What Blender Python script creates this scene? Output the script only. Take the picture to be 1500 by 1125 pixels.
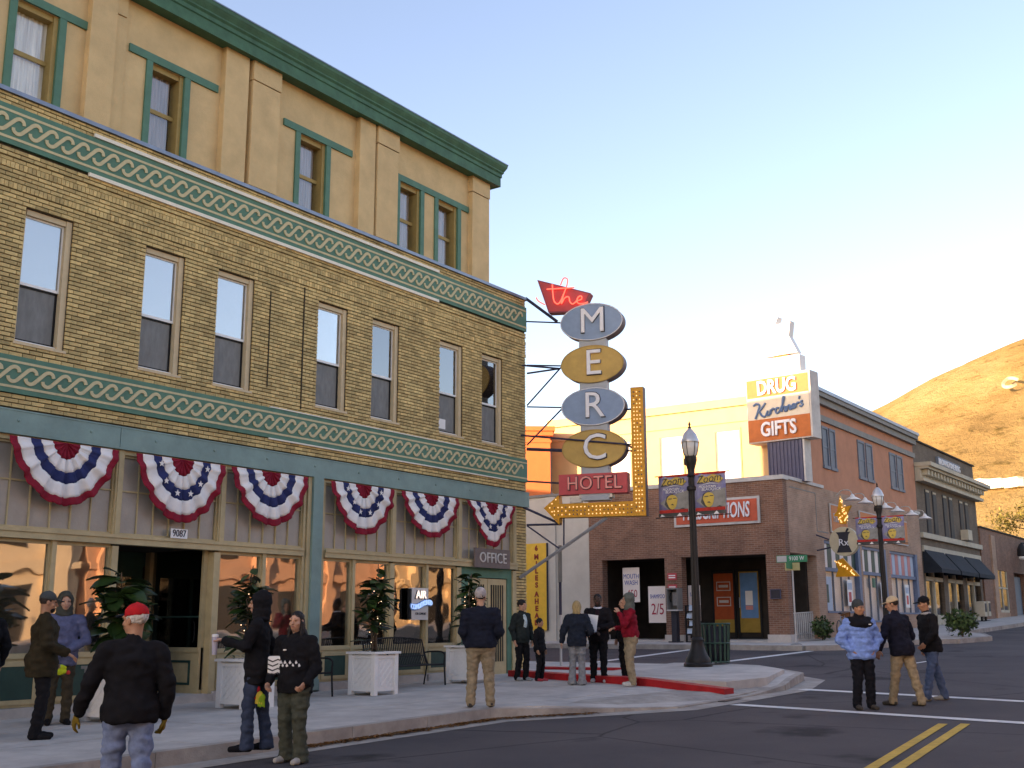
import bpy, bmesh, math, random
import numpy as np
from mathutils import Vector, Matrix, noise
random.seed(7)
R = math.radians
scene = bpy.context.scene
for o in list(bpy.data.objects): bpy.data.objects.remove(o)

# ------------------------------------------------------------------ camera
CAM_F, CAM_YAW, CAM_PITCH, CAM_ROLL, CAM_H = 1650.0, R(34.99), R(12.02), R(-0.2), 1.53
def cam_axes():
    cy, sy, cp, sp = math.cos(CAM_YAW), math.sin(CAM_YAW), math.cos(CAM_PITCH), math.sin(CAM_PITCH)
    fw = Vector((cy*cp, sy*cp, sp)); r = Vector((sy, -cy, 0)); u = r.cross(fw)
    return (math.cos(CAM_ROLL)*r + math.sin(CAM_ROLL)*u, -math.sin(CAM_ROLL)*r + math.cos(CAM_ROLL)*u, fw)
AR, AU, AF = cam_axes()
cam_data = bpy.data.cameras.new('camera'); cam = bpy.data.objects.new('camera', cam_data)
scene.collection.objects.link(cam); scene.camera = cam
cam_data.sensor_width = 36; cam_data.lens = CAM_F/1500*36; cam_data.clip_start = 0.1; cam_data.clip_end = 6000
M = Matrix.Identity(4)
for i in range(3): M[i][0], M[i][1], M[i][2] = AR[i], AU[i], -AF[i]
M[2][3] = CAM_H; cam.matrix_world = M

# ------------------------------------------------------------------ sky, sun, exposure
SUN_ELEV, SUN_SIDE = R(8.2), R(20)            # sun behind the camera, a little to the hotel's rear
sun_vec = Vector((-math.cos(SUN_SIDE)*math.cos(SUN_ELEV), math.sin(SUN_SIDE)*math.cos(SUN_ELEV), math.sin(SUN_ELEV)))
world = bpy.data.worlds.new('World'); scene.world = world; world.use_nodes = True
wn = world.node_tree.nodes; wl = world.node_tree.links
sky = wn.new('ShaderNodeTexSky'); sky.sky_type = 'NISHITA'; sky.sun_disc = False
sky.sun_elevation = SUN_ELEV; sky.sun_rotation = math.atan2(sun_vec.x, sun_vec.y)
sky.altitude = 1300; sky.air_density = 1.0; sky.dust_density = 3.0; sky.ozone_density = 2.2
wl.new(sky.outputs[0], wn['Background'].inputs[0]); wn['Background'].inputs[1].default_value = 0.15
sun = bpy.data.objects.new('sun', bpy.data.lights.new('sun', 'SUN')); scene.collection.objects.link(sun)
sun.data.energy = 3.2; sun.data.angle = R(0.5); sun.data.color = (1.0, 0.82, 0.6)
sun.rotation_euler = (-sun_vec).to_track_quat('-Z', 'Y').to_euler(); sun.location = (0, 0, 60)
scene.view_settings.view_transform = 'Standard'; scene.view_settings.look = 'None'
scene.view_settings.gamma = 1; scene.view_settings.exposure = 2.1
scene.view_settings.use_white_balance = True; scene.view_settings.white_balance_temperature = 8700; scene.view_settings.white_balance_tint = 28
scene.render.engine = 'CYCLES'
scene.cycles.max_bounces = 7; scene.cycles.transparent_max_bounces = 8; scene.cycles.caustics_reflective = False

# ------------------------------------------------------------------ pixel helpers (photo pixels 1500 x 1125)
def ray(x, y): return AF + AR*((x-750)/CAM_F) - AU*((y-562.5)/CAM_F)
def aty(x, y, Y): d = ray(x, y); return Vector((0,0,CAM_H)) + d*(Y/d.y)
def atx(x, y, X): d = ray(x, y); return Vector((0,0,CAM_H)) + d*(X/d.x)
def g(x):                                     # the street climbs gently away from the camera
    return .015*(x-9.5) if x < 22 else (.1875+.028*(x-22) if x < 130 else 3.2115+.01*(x-130))

# ------------------------------------------------------------------ object helpers
COL = scene.collection
def tag(o, label=None, cat=None, group=None, kind=None):
    if label: o['label'] = label
    if cat: o['category'] = cat
    if group: o['group'] = group
    if kind: o['kind'] = kind
    return o
def empty(name, label=None, cat=None, loc=(0,0,0), rz=0, group=None):
    o = bpy.data.objects.new(name, None); COL.objects.link(o); o.location = loc; o.rotation_euler = (0,0,rz)
    o.empty_display_size = .2
    return tag(o, label, cat, group)
class MB:
    def __init__(s): s.v = []; s.f = []; s.m = []
    def add(s, v, f, mi=0):
        n = len(s.v); s.v.extend([tuple(p) for p in v]); s.f.extend([tuple(i+n for i in q) for q in f]); s.m.extend([mi]*len(f)); return s
    def box(s, x0, x1, y0, y1, z0, z1, mi=0):
        if x1 < x0: x0, x1 = x1, x0
        if y1 < y0: y0, y1 = y1, y0
        if z1 < z0: z0, z1 = z1, z0
        return s.add([(x0,y0,z0),(x1,y0,z0),(x1,y1,z0),(x0,y1,z0),(x0,y0,z1),(x1,y0,z1),(x1,y1,z1),(x0,y1,z1)],
            [(0,3,2,1),(4,5,6,7),(0,1,5,4),(1,2,6,5),(2,3,7,6),(3,0,4,7)], mi)
    def frame(s, x0, x1, z0, z1, w, y0, y1, mi=0):
        s.box(x0, x0+w, y0, y1, z0, z1, mi); s.box(x1-w, x1, y0, y1, z0, z1, mi)
        s.box(x0+w, x1-w, y0, y1, z0, z0+w, mi); s.box(x0+w, x1-w, y0, y1, z1-w, z1, mi); return s
    def prism(s, poly, a0, a1, plane='xz', mi=0):
        n = len(poly)
        P = {'xz': lambda p, a: (p[0], a, p[1]), 'xy': lambda p, a: (p[0], p[1], a), 'yz': lambda p, a: (a, p[0], p[1])}[plane]
        v = [P(p, a0) for p in poly]+[P(p, a1) for p in poly]
        f = [tuple(range(n)), tuple(range(2*n-1, n-1, -1))]+[(i, i+n, (i+1) % n+n, (i+1) % n) for i in range(n)]
        return s.add(v, f, mi)
    def tube(s, pts, r, n=6, mi=0, closed=False):
        pts = [Vector(p) for p in pts]; k = len(pts); rs = r if isinstance(r, (list, tuple)) else [r]*k
        rings = []; nv = None
        for i, p in enumerate(pts):
            a = pts[(i-1) % k] if (i or closed) else p; b = pts[(i+1) % k] if (i < k-1 or closed) else p
            t = (b-a).normalized()
            if nv is None: nv = t.cross(Vector((0,0,1)) if abs(t.z) < .9 else Vector((1,0,0))).normalized()
            else: nv = (nv-t*nv.dot(t)).normalized()
            bn = t.cross(nv)
            rings.append([p+(nv*math.cos(2*math.pi*j/n)+bn*math.sin(2*math.pi*j/n))*rs[i] for j in range(n)])
        v = [q for ring in rings for q in ring]; f = []
        for i in range(k if closed else k-1):
            for j in range(n): f.append((i*n+j, i*n+(j+1) % n, ((i+1) % k)*n+(j+1) % n, ((i+1) % k)*n+j))
        if not closed: f.append(tuple(range(n-1, -1, -1))); f.append(tuple((k-1)*n+j for j in range(n)))
        return s.add(v, f, mi)
    def lathe(s, prof, c=(0,0,0), n=12, mi=0, ph=0):
        v = []; f = []
        for r, z in prof:
            for j in range(n): a = 2*math.pi*j/n+ph; v.append((c[0]+r*math.cos(a), c[1]+r*math.sin(a), c[2]+z))
        for i in range(len(prof)-1):
            for j in range(n): f.append((i*n+j, i*n+(j+1) % n, (i+1)*n+(j+1) % n, (i+1)*n+j))
        f.append(tuple(range(n-1, -1, -1))); f.append(tuple((len(prof)-1)*n+j for j in range(n)))
        return s.add(v, f, mi)
    def ball(s, c, r, nu=8, nv=5, mi=0):
        rx, ry, rz = r if isinstance(r, (tuple, list)) else (r, r, r)
        v = [(c[0], c[1], c[2]-rz)]; f = []
        for i in range(1, nv):
            a = math.pi*i/nv-math.pi/2
            for j in range(nu): b = 2*math.pi*j/nu; v.append((c[0]+rx*math.cos(a)*math.cos(b), c[1]+ry*math.cos(a)*math.sin(b), c[2]+rz*math.sin(a)))
        v.append((c[0], c[1], c[2]+rz)); e = len(v)-1
        for j in range(nu): f.append((0, 1+(j+1) % nu, 1+j)); f.append((e, e-nu+j, e-nu+(j+1) % nu))
        for i in range(nv-2):
            for j in range(nu): f.append((1+i*nu+j, 1+i*nu+(j+1) % nu, 1+(i+1)*nu+(j+1) % nu, 1+(i+1)*nu+j))
        return s.add(v, f, mi)
def link_mesh(name, me, parent=None):
    o = bpy.data.objects.new(name, me); COL.objects.link(o)
    if parent is not None: o.parent = parent
    return o
def mk(name, mb, mats, parent=None, smooth=False, bevel=0):
    me = bpy.data.meshes.new(name); me.from_pydata(mb.v, [], mb.f)
    if not isinstance(mats, (list, tuple)): mats = [mats]
    for m in mats: me.materials.append(m)
    if len(mats) > 1: me.polygons.foreach_set('material_index', mb.m)
    if smooth is True: me.polygons.foreach_set('use_smooth', [True]*len(me.polygons))
    me.update()
    o = link_mesh(name, me, parent)
    if smooth == 'auto':
        me.polygons.foreach_set('use_smooth', [True]*len(me.polygons)); me.set_sharp_from_angle(angle=R(38))
    if bevel:
        b = o.modifiers.new('bevel', 'BEVEL'); b.width = bevel; b.segments = 2; b.limit_method = 'ANGLE'
    return o
def B(name, mats, parent, *boxes, **kw):
    mb = MB()
    for b in boxes: mb.box(*b)
    return mk(name, mb, mats, parent, **kw)
def inst(name, src, parent=None, loc=(0,0,0), rot=(0,0,0), scl=(1,1,1)):
    o = bpy.data.objects.new(name, src.data if hasattr(src, 'data') else src); COL.objects.link(o)
    if parent is not None: o.parent = parent
    o.location = loc; o.rotation_euler = rot; o.scale = scl
    return o
def copy_tree(o, parent=None):
    c = o.copy(); COL.objects.link(c)
    if parent is not None: c.parent = parent
    for ch in list(o.children): copy_tree(ch, c)
    return c
def text(name, body, size, loc, mat, parent, ext=.01, shear=0, align='CENTER', xs=1.0, offset=0, rz=0, spacing=1.0, wave=None):
    """letters standing in a local x-z plane that faces -y; loc is the centre of the word"""
    cu = bpy.data.curves.new(name, 'FONT'); cu.body = body; cu.size = size; cu.extrude = ext; cu.shear = shear
    cu.align_x = align; cu.align_y = 'CENTER'; cu.offset = offset; cu.space_character = spacing; cu.resolution_u = 3
    ob = bpy.data.objects.new('text_source', cu); me = bpy.data.meshes.new_from_object(ob)
    bpy.data.objects.remove(ob); me.name = name
    c, s = math.cos(rz), math.sin(rz)
    for v in me.vertices:
        x, y, z = v.co; x *= xs
        if wave: y += wave(x)
        x, y = x*c-y*s, x*s+y*c
        v.co = (loc[0]+x, loc[1]-z, loc[2]+y)
    me.materials.clear(); me.materials.append(mat); me.update()
    return link_mesh(name, me, parent)
def spline(pts, n=6):
    P = [Vector(p) for p in pts]; out = []
    for i in range(len(P)-1):
        a = P[max(i-1, 0)]; b = P[i]; c = P[i+1]; d = P[min(i+2, len(P)-1)]
        for k in range(n):
            t = k/n; out.append(.5*((2*b)+(c-a)*t+(2*a-5*b+4*c-d)*t*t+(3*b-a-3*c+d)*t**3))
    return out+[P[-1]]

# ------------------------------------------------------------------ materials
def srgb(r, g_, b): return tuple(((c/255)/12.92 if c/255 <= .04045 else ((c/255+.055)/1.055)**2.4) for c in (r, g_, b))
MATS = {}
def mat(name, col, rough=.75, var=.12, scale=6, bump=0, bscale=None, metal=0, spec=.3, island=0, dirt=0, stretch=(1,1,1), emit=0, col2=None):
    m = bpy.data.materials.new(name); m.use_nodes = True; MATS[name] = m
    nt = m.node_tree; n = nt.nodes; l = nt.links; p = n['Principled BSDF']
    p.inputs['Roughness'].default_value = rough; p.inputs['Metallic'].default_value = metal; p.inputs['Specular IOR Level'].default_value = spec
    c = (*col, 1)
    tc = n.new('ShaderNodeTexCoord'); mp = n.new('ShaderNodeMapping'); l.new(tc.outputs['Object'], mp.inputs[0]); mp.inputs['Scale'].default_value = stretch
    last = None
    if var or col2:
        nz = n.new('ShaderNodeTexNoise'); nz.inputs['Scale'].default_value = scale; nz.inputs['Detail'].default_value = 6; nz.inputs['Roughness'].default_value = .62
        l.new(mp.outputs[0], nz.inputs['Vector'])
        rp = n.new('ShaderNodeValToRGB'); rp.color_ramp.elements[0].position = .3; rp.color_ramp.elements[1].position = .7
        c2 = col2 if col2 else tuple(min(1, v*(1+var)) for v in col)
        rp.color_ramp.elements[0].color = (*[v*(1-var) for v in col], 1); rp.color_ramp.elements[1].color = (*c2, 1)
        l.new(nz.outputs[0], rp.inputs[0]); last = rp.outputs[0]
    if island:
        gm = n.new('ShaderNodeNewGeometry'); oi = n.new('ShaderNodeObjectInfo'); ad = n.new('ShaderNodeMath'); ad.operation = 'ADD'
        l.new(gm.outputs['Random Per Island'], ad.inputs[0]); l.new(oi.outputs['Random'], ad.inputs[1])
        fr = n.new('ShaderNodeMath'); fr.operation = 'FRACT'; l.new(ad.outputs[0], fr.inputs[0])
        mr = n.new('ShaderNodeMapRange'); mr.inputs[3].default_value = 1-island; mr.inputs[4].default_value = 1+island; l.new(fr.outputs[0], mr.inputs[0])
        mx = n.new('ShaderNodeMix'); mx.data_type = 'RGBA'; mx.blend_type = 'MULTIPLY'; mx.inputs[0].default_value = 1
        if last: l.new(last, mx.inputs[6])
        else: mx.inputs[6].default_value = c
        cb = n.new('ShaderNodeCombineColor')
        for i in range(3): l.new(mr.outputs[0], cb.inputs[i])
        l.new(cb.outputs[0], mx.inputs[7]); last = mx.outputs[2]
    if dirt:
        d = n.new('ShaderNodeTexNoise'); d.inputs['Scale'].default_value = .9; d.inputs['Detail'].default_value = 8; d.inputs['Roughness'].default_value = .7
        l.new(mp.outputs[0], d.inputs['Vector']); r2 = n.new('ShaderNodeValToRGB')
        r2.color_ramp.elements[0].position = .42; r2.color_ramp.elements[1].position = .68
        r2.color_ramp.elements[0].color = (1,1,1,1); r2.color_ramp.elements[1].color = (1-dirt, 1-dirt, 1-dirt*.95, 1)
        l.new(d.outputs[0], r2.inputs[0]); mx = n.new('ShaderNodeMix'); mx.data_type = 'RGBA'; mx.blend_type = 'MULTIPLY'; mx.inputs[0].default_value = 1
        if last: l.new(last, mx.inputs[6])
        else: mx.inputs[6].default_value = c
        l.new(r2.outputs[0], mx.inputs[7]); last = mx.outputs[2]
    if last: l.new(last, p.inputs['Base Color'])
    else: p.inputs['Base Color'].default_value = c
    if bump:
        b = n.new('ShaderNodeBump'); b.inputs['Strength'].default_value = min(1, bump); b.inputs['Distance'].default_value = .02
        nb = n.new('ShaderNodeTexNoise'); nb.inputs['Scale'].default_value = bscale or scale*4; nb.inputs['Detail'].default_value = 5
        l.new(mp.outputs[0], nb.inputs['Vector']); l.new(nb.outputs[0], b.inputs['Height']); l.new(b.outputs[0], p.inputs['Normal'])
    if emit:
        p.inputs['Emission Color'].default_value = c; p.inputs['Emission Strength'].default_value = emit
    return m
def glass(name, refl=.25, tint=(.9,.92,.92), wavy=0, rough=.02):
    m = bpy.data.materials.new(name); m.use_nodes = True; nt = m.node_tree; n = nt.nodes; l = nt.links; n.clear()
    out = n.new('ShaderNodeOutputMaterial'); mx = n.new('ShaderNodeMixShader'); tr = n.new('ShaderNodeBsdfTransparent'); gl = n.new('ShaderNodeBsdfGlossy')
    tr.inputs[0].default_value = (*tint, 1); gl.inputs['Roughness'].default_value = rough; gl.inputs[0].default_value = (.95,.95,.95,1)
    lw = n.new('ShaderNodeLayerWeight'); lw.inputs[0].default_value = .25
    mr = n.new('ShaderNodeMapRange'); mr.inputs[3].default_value = refl; mr.inputs[4].default_value = 1
    l.new(lw.outputs['Fresnel'], mr.inputs[0]); l.new(mr.outputs[0], mx.inputs[0]); l.new(tr.outputs[0], mx.inputs[1]); l.new(gl.outputs[0], mx.inputs[2])
    if wavy:
        tc = n.new('ShaderNodeTexCoord'); nz = n.new('ShaderNodeTexNoise'); nz.inputs['Scale'].default_value = 1.6; nz.inputs['Detail'].default_value = 1
        l.new(tc.outputs['Object'], nz.inputs['Vector']); b = n.new('ShaderNodeBump'); b.inputs['Strength'].default_value = wavy; b.inputs['Distance'].default_value = .02
        l.new(nz.outputs[0], b.inputs['Height']); l.new(b.outputs[0], gl.inputs['Normal'])
    l.new(mx.outputs[0], out.inputs[0]); return m
def brick_tex(name, c1, c2, mortar, w=.22, h=.075, axis='x', bump=.6):
    """far brickwork: courses too small to pick apart at this distance"""
    m = bpy.data.materials.new(name); m.use_nodes = True; nt = m.node_tree; n = nt.nodes; l = nt.links; p = n['Principled BSDF']
    tc = n.new('ShaderNodeTexCoord'); sp = n.new('ShaderNodeSeparateXYZ'); cb = n.new('ShaderNodeCombineXYZ'); l.new(tc.outputs['Object'], sp.inputs[0])
    ad = n.new('ShaderNodeMath'); ad.operation = 'ADD'; l.new(sp.outputs[0], ad.inputs[0]); l.new(sp.outputs[1], ad.inputs[1])
    l.new(ad.outputs[0], cb.inputs[0]); l.new(sp.outputs[2], cb.inputs[1])
    b = n.new('ShaderNodeTexBrick'); b.inputs['Scale'].default_value = 1; b.inputs['Brick Width'].default_value = w; b.inputs['Row Height'].default_value = h
    b.inputs['Mortar Size'].default_value = .008; b.inputs['Color1'].default_value = (*c1,1); b.inputs['Color2'].default_value = (*c2,1); b.inputs['Mortar'].default_value = (*mortar,1)
    b.inputs['Bias'].default_value = 0; l.new(cb.outputs[0], b.inputs['Vector'])
    nz = n.new('ShaderNodeTexNoise'); nz.inputs['Scale'].default_value = 1.3; nz.inputs['Detail'].default_value = 8; l.new(tc.outputs['Object'], nz.inputs['Vector'])
    mr = n.new('ShaderNodeMapRange'); mr.inputs[1].default_value = .3; mr.inputs[2].default_value = .7; mr.inputs[3].default_value = .8; mr.inputs[4].default_value = 1.18; l.new(nz.outputs[0], mr.inputs[0])
    mx = n.new('ShaderNodeVectorMath'); mx.operation = 'SCALE'; l.new(b.outputs[0], mx.inputs[0]); l.new(mr.outputs[0], mx.inputs['Scale']); l.new(mx.outputs[0], p.inputs['Base Color'])
    p.inputs['Roughness'].default_value = .9; bp = n.new('ShaderNodeBump'); bp.inputs['Strength'].default_value = bump; bp.inputs['Distance'].default_value = .01; bp.invert = True
    l.new(b.outputs['Fac'], bp.inputs['Height']); l.new(bp.outputs[0], p.inputs['Normal']); return m
def neon(name, col, s):
    m = bpy.data.materials.new(name); m.use_nodes = True; p = m.node_tree.nodes['Principled BSDF']
    p.inputs['Base Color'].default_value = (*col,1); p.inputs['Emission Color'].default_value = (*col,1); p.inputs['Emission Strength'].default_value = s; return m

m_brick = mat('tan_brick', (.60,.43,.19), .85, .22, 9, .5, 60, island=.24, dirt=.28)
m_mortar = mat('dark_mortar', (.055,.042,.028), .95, .3, 12, .4)
m_stucco = mat('tan_stucco', (.65,.465,.245), .9, .09, 2.2, .35, 55, dirt=.14)
m_green = mat('green_paint', (.07,.195,.135), .6, .12, 5, .1, dirt=.12)
m_cornice = mat('cornice_green', (.045,.15,.085), .6, .2, 3, .15, dirt=.35)
m_teal = mat('teal_beam_paint', (.185,.30,.275), .55, .1, 3, .12, dirt=.2)
m_scroll = mat('cream_scroll', (.58,.49,.29), .7, .1, 14, dirt=.12)
m_whitestrip = mat('white_strip', (.78,.72,.6), .6, .05, 8)
m_trim = mat('cream_trim', (.50,.395,.22), .6, .1, 5, .1, dirt=.18)
m_frame = mat('tan_window_frame', (.60,.47,.30), .6, .08, 6, dirt=.1)
m_frame3 = mat('ochre_window_frame', (.36,.25,.09), .6, .12, 6)
m_shade = mat('white_roller_shade', (.78,.80,.82), .8, .05, 3)
m_screen = mat('grey_insect_screen', (.20,.205,.20), .8, .16, 4, stretch=(3,3,1))
m_curtain = mat('lace_curtain', (.80,.75,.66), .9, .35, 7, stretch=(3,3,.15))
m_curtain_dark = mat('mauve_curtain', (.30,.25,.22), .9, .35, 7, stretch=(3,3,.15))
m_flash = mat('metal_flashing', (.20,.23,.28), .4, .15, 4, metal=.6)
m_glass = glass('window_glass', .22)
m_glass_soft = bpy.data.materials.new('thin_glass'); m_glass_soft.use_nodes = True
def _soft(m):
    n = m.node_tree.nodes; l = m.node_tree.links; n.clear(); o = n.new('ShaderNodeOutputMaterial'); x = n.new('ShaderNodeMixShader'); t = n.new('ShaderNodeBsdfTransparent'); q = n.new('ShaderNodeBsdfGlossy'); q.inputs['Roughness'].default_value = .1
    x.inputs[0].default_value = .1; l.new(t.outputs[0], x.inputs[1]); l.new(q.outputs[0], x.inputs[2]); l.new(x.outputs[0], o.inputs[0])
_soft(m_glass_soft)
m_glass_dark = glass('dark_window_glass', .15, (.55,.6,.62))
m_shop = glass('shop_glass', .30, (.8,.8,.78), wavy=.20)
m_transom = mat('obscure_transom_glass', (.33,.295,.25), .35, .12, 2.5, .15, 30, spec=.5)
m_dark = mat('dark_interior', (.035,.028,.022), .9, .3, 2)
m_darkgreen = mat('dark_green_paint', (.02,.06,.048), .5, .2, 4)
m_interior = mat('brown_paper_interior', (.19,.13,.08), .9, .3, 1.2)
m_paper = mat('cream_backing', (.58,.50,.38), .9, .18, 1.1, stretch=(1,1,.5))
m_white = mat('white_paint', (.78,.77,.74), .6, .05, 7, dirt=.12)
m_whiteplain = mat('white_plain', (.8,.8,.78), .6, .03, 7)
m_black = mat('black_iron', (.010,.010,.011), .6, .2, 8, spec=.3)
m_steel = mat('sign_bracket_steel', (.05,.05,.085), .5, .2, 8, metal=.3)
m_galv = mat('galvanised_steel', (.34,.35,.36), .45, .15, 9, metal=.6)
m_asphalt = None
m_conc = mat('concrete', (.53,.49,.45), .9, .12, 2.2, .3, 90, dirt=.28)
m_kerb = mat('kerb_concrete', (.40,.36,.32), .9, .2, 3, .4, 60, dirt=.35)
m_redpaint = mat('red_kerb_paint', (.42,.015,.018), .6, .22, 5, .2, 50, dirt=.25)
m_line = mat('white_road_paint', (.72,.71,.68), .8, .12, 9, .2, 80, dirt=.25)
m_yline = mat('yellow_road_paint', (.62,.38,.06), .8, .15, 9, .2, 80, dirt=.25)
m_bred = mat('bunting_red', (.26,.010,.026), .85, .15, 8)
m_bwhite = mat('bunting_white', (.76,.73,.70), .85, .06, 8)
m_bblue = mat('bunting_blue', (.018,.028,.105), .85, .2, 8)
m_leaf = mat('glossy_dark_leaf', (.02,.05,.012), .3, .4, 3, spec=.5, island=.5)
m_stem = mat('plant_stem', (.10,.065,.04), .8, .2, 9)
m_soil = mat('potting_soil', (.03,.02,.015), .95, .3, 30, .6)
# ================================================================== SETTING
def asphalt():
    m = bpy.data.materials.new('asphalt'); m.use_nodes = True; nt = m.node_tree; n = nt.nodes; l = nt.links; p = n['Principled BSDF']
    tc = n.new('ShaderNodeTexCoord')
    def nz(sc, det, rough=.6):
        k = n.new('ShaderNodeTexNoise'); k.inputs['Scale'].default_value = sc; k.inputs['Detail'].default_value = det; k.inputs['Roughness'].default_value = rough; l.new(tc.outputs['Object'], k.inputs['Vector']); return k
    def ramp(src, p0, p1, c0, c1):
        r = n.new('ShaderNodeValToRGB'); e = r.color_ramp.elements; e[0].position = p0; e[1].position = p1; e[0].color = (*c0,1); e[1].color = (*c1,1); l.new(src, r.inputs[0]); return r
    def mul(a, b):
        x = n.new('ShaderNodeMix'); x.data_type = 'RGBA'; x.blend_type = 'MULTIPLY'; x.inputs[0].default_value = 1; l.new(a, x.inputs[6]); l.new(b, x.inputs[7]); return x.outputs[2]
    base = ramp(nz(140, 3).outputs[0], .3, .75, (.052,.046,.049), (.122,.108,.110))
    big = ramp(nz(.35, 5).outputs[0], .35, .65, (.78,.78,.8), (1.12,1.1,1.08))
    spot = ramp(nz(.55, 4, .55).outputs[0], .60, .69, (1,1,1), (.32,.32,.34))
    v = n.new('ShaderNodeTexVoronoi'); v.feature = 'DISTANCE_TO_EDGE'; v.inputs['Scale'].default_value = .22
    wv = n.new('ShaderNodeMix'); wv.data_type = 'VECTOR'; wv.inputs[0].default_value = .12; l.new(tc.outputs['Object'], wv.inputs[4]); l.new(nz(.8, 4).outputs[1], wv.inputs[5]); l.new(wv.outputs[1], v.inputs['Vector'])
    crack = ramp(v.outputs[0], .002, .006, (.3,.3,.3), (1,1,1))
    l.new(mul(mul(mul(base.outputs[0], big.outputs[0]), spot.outputs[0]), crack.outputs[0]), p.inputs['Base Color'])
    p.inputs['Roughness'].default_value = .88; p.inputs['Specular IOR Level'].default_value = .25
    b = n.new('ShaderNodeBump'); b.inputs['Strength'].default_value = .5; b.inputs['Distance'].default_value = .01; l.new(nz(90, 3).outputs[0], b.inputs['Height']); l.new(b.outputs[0], p.inputs['Normal'])
    return m
m_asphalt = asphalt()
def sheet(name, xs, y0, y1, off, mats, ny=1, **kw):
    mb = MB(); ys = [y0+(y1-y0)*j/ny for j in range(ny+1)]
    for x in xs:
        for y in ys: mb.v.append((x, y, g(x)+off))
    w = ny+1
    for i in range(len(xs)-1):
        for j in range(ny): mb.f.append((i*w+j, (i+1)*w+j, (i+1)*w+j+1, i*w+j+1)); mb.m.append(0)
    o = mk(name, mb, mats); return tag(o, kind='structure', **kw)
m_dirt = mat('dry_ground', (.22,.16,.09), .95, .25, .05, .3, 2)
xs = [-400, -60, -20, 0, 9.5, 22, 40, 60, 80, 130, 300, 800, 2000, 4500]
sheet('ground', xs, -3500, 3500, -.03, m_dirt, ny=8)
sheet('road', [-60, -20, 0, 6, 9.5, 14, 18, 22, 30, 40, 50, 60, 80, 130], -2.2, 15.6, 0, m_asphalt, ny=4)
sheet('side_road', [26.6, 30, 34, 37.2], 15.6, 90, 0, m_asphalt, ny=2)

# ---- pavements: a concrete bed with separate slabs and kerb stones on it
def off_near(x, y):                            # the corner dips to a ramp at the crossing
    rx = max(0, min(1, (x-15.2)/1.6))*max(0, min(1, (22.8-x)/1.2)); ry = max(0, min(1, (11.2-y)/2.0))
    return .17-.145*min(rx, 1)*ry
def clip(poly, a, b, c):                       # keep a*x+b*y+c >= 0
    out = []
    for i in range(len(poly)):
        p, q = poly[i], poly[(i+1) % len(poly)]; dp = a*p[0]+b*p[1]+c; dq = a*q[0]+b*q[1]+c
        if dp >= 0: out.append(p)
        if dp*dq < 0: t = dp/(dp-dq); out.append((p[0]+(q[0]-p[0])*t, p[1]+(q[1]-p[1])*t))
    return out
def area(p): return .5*sum(p[i][0]*p[(i+1) % len(p)][1]-p[(i+1) % len(p)][0]*p[i][1] for i in range(len(p)))
def pavement(name, poly, xl, yl, off, th=.10):
    mb = MB(); n = len(poly)                   # bed below the slabs
    mb.add([(x, y, g(x)+off(x, y)-.03) for x, y in poly]+[(x, y, g(x)-.3) for x, y in poly], [tuple(range(n))]+[(i, i+n, (i+1) % n+n, (i+1) % n) for i in range(n)])
    root = tag(mk(name, mb, m_kerb), kind='structure')
    for i in range(len(xl)-1):
        for j in range(len(yl)-1):
            gp = .007; c = poly
            for cl in ((1,0,-xl[i]-gp), (-1,0,xl[i+1]-gp), (0,1,-yl[j]-gp), (0,-1,yl[j+1]-gp)):
                c = clip(c, *cl)
                if len(c) < 3: break
            if len(c) < 3 or abs(area(c)) < .02: continue
            if area(c) < 0: c = c[::-1]
            k = len(c); s = MB(); cx = sum(p[0] for p in c)/k; cy = sum(p[1] for p in c)/k; dz = random.uniform(-.002, .002)
            T = [(x, y, g(x)+off(x, y)+dz) for x, y in c]; Bv = [(x, y, g(x)+off(x, y)-.06) for x, y in c]
            s.add(T+Bv+[(cx, cy, g(cx)+off(cx, cy)+dz)], [(a, (a+1) % k, 2*k) for a in range(k)]+[(a, a+k, (a+1) % k+k, (a+1) % k) for a in range(k)])
            mk('slab', s, m_conc, root)
    return root
def kerb(root, pts, off, w=.16, seg=1.6, mats=None, out=1):
    """kerb stones along a polyline; out = side of the road (+1 right of travel)"""
    L = []
    for i in range(len(pts)-1):
        a, b = Vector(pts[i]), Vector(pts[i+1]); n = max(1, round((b-a).length/seg))
        for k in range(n): L.append((a.lerp(b, k/n), a.lerp(b, (k+1)/n)))
    for a, b in L:
        t = (b-a).normalized(); nn = Vector((t.y, -t.x))*out; e = t*.004
        q = [a+e, b-e, b-e+nn*w, a+e+nn*w]; s = MB()
        q3 = [a+e, b-e, b-e+nn*(w+.0), a+e+nn*(w+.0)]
        T = [(p.x, p.y, g(p.x)+off(p.x, p.y)+.002) for p in q]; D = [(p.x, p.y, g(p.x)-.1) for p in q3]
        s.add(T+D, [(0,1,2,3) if out < 0 else (3,2,1,0)]+[(i, i+4, (i+1) % 4+4, (i+1) % 4) for i in range(4)])
        mk('kerb_stone', s, mats or m_kerb, root)
    # gutter apron
    return root
near_poly = [(-20,15.98),(-20,10.85),(14.7,10.85),(16.7,9.75),(17.8,9.15),(22.3,9.1),(24.9,9.7),(26.2,10.9),(26.9,12.6),(26.9,60),(23.47,60),(23.47,15.98)]
near = pavement('pavement', near_poly, [-20,-10,0,3,6,7.6,9.2,10.8,12.4,14.0,15.6,17.2,18.8,20.4,22.0,23.6,25.2,27], [8,10.85,12.5,14.2,15.98,20,25,30,60], off_near)
kerb(near, [(-20,10.85),(14.7,10.85),(16.7,9.75),(17.8,9.15),(22.3,9.1),(24.9,9.7),(26.2,10.9),(26.9,12.6),(26.9,40)], off_near)
off_far = lambda x, y: .17
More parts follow.
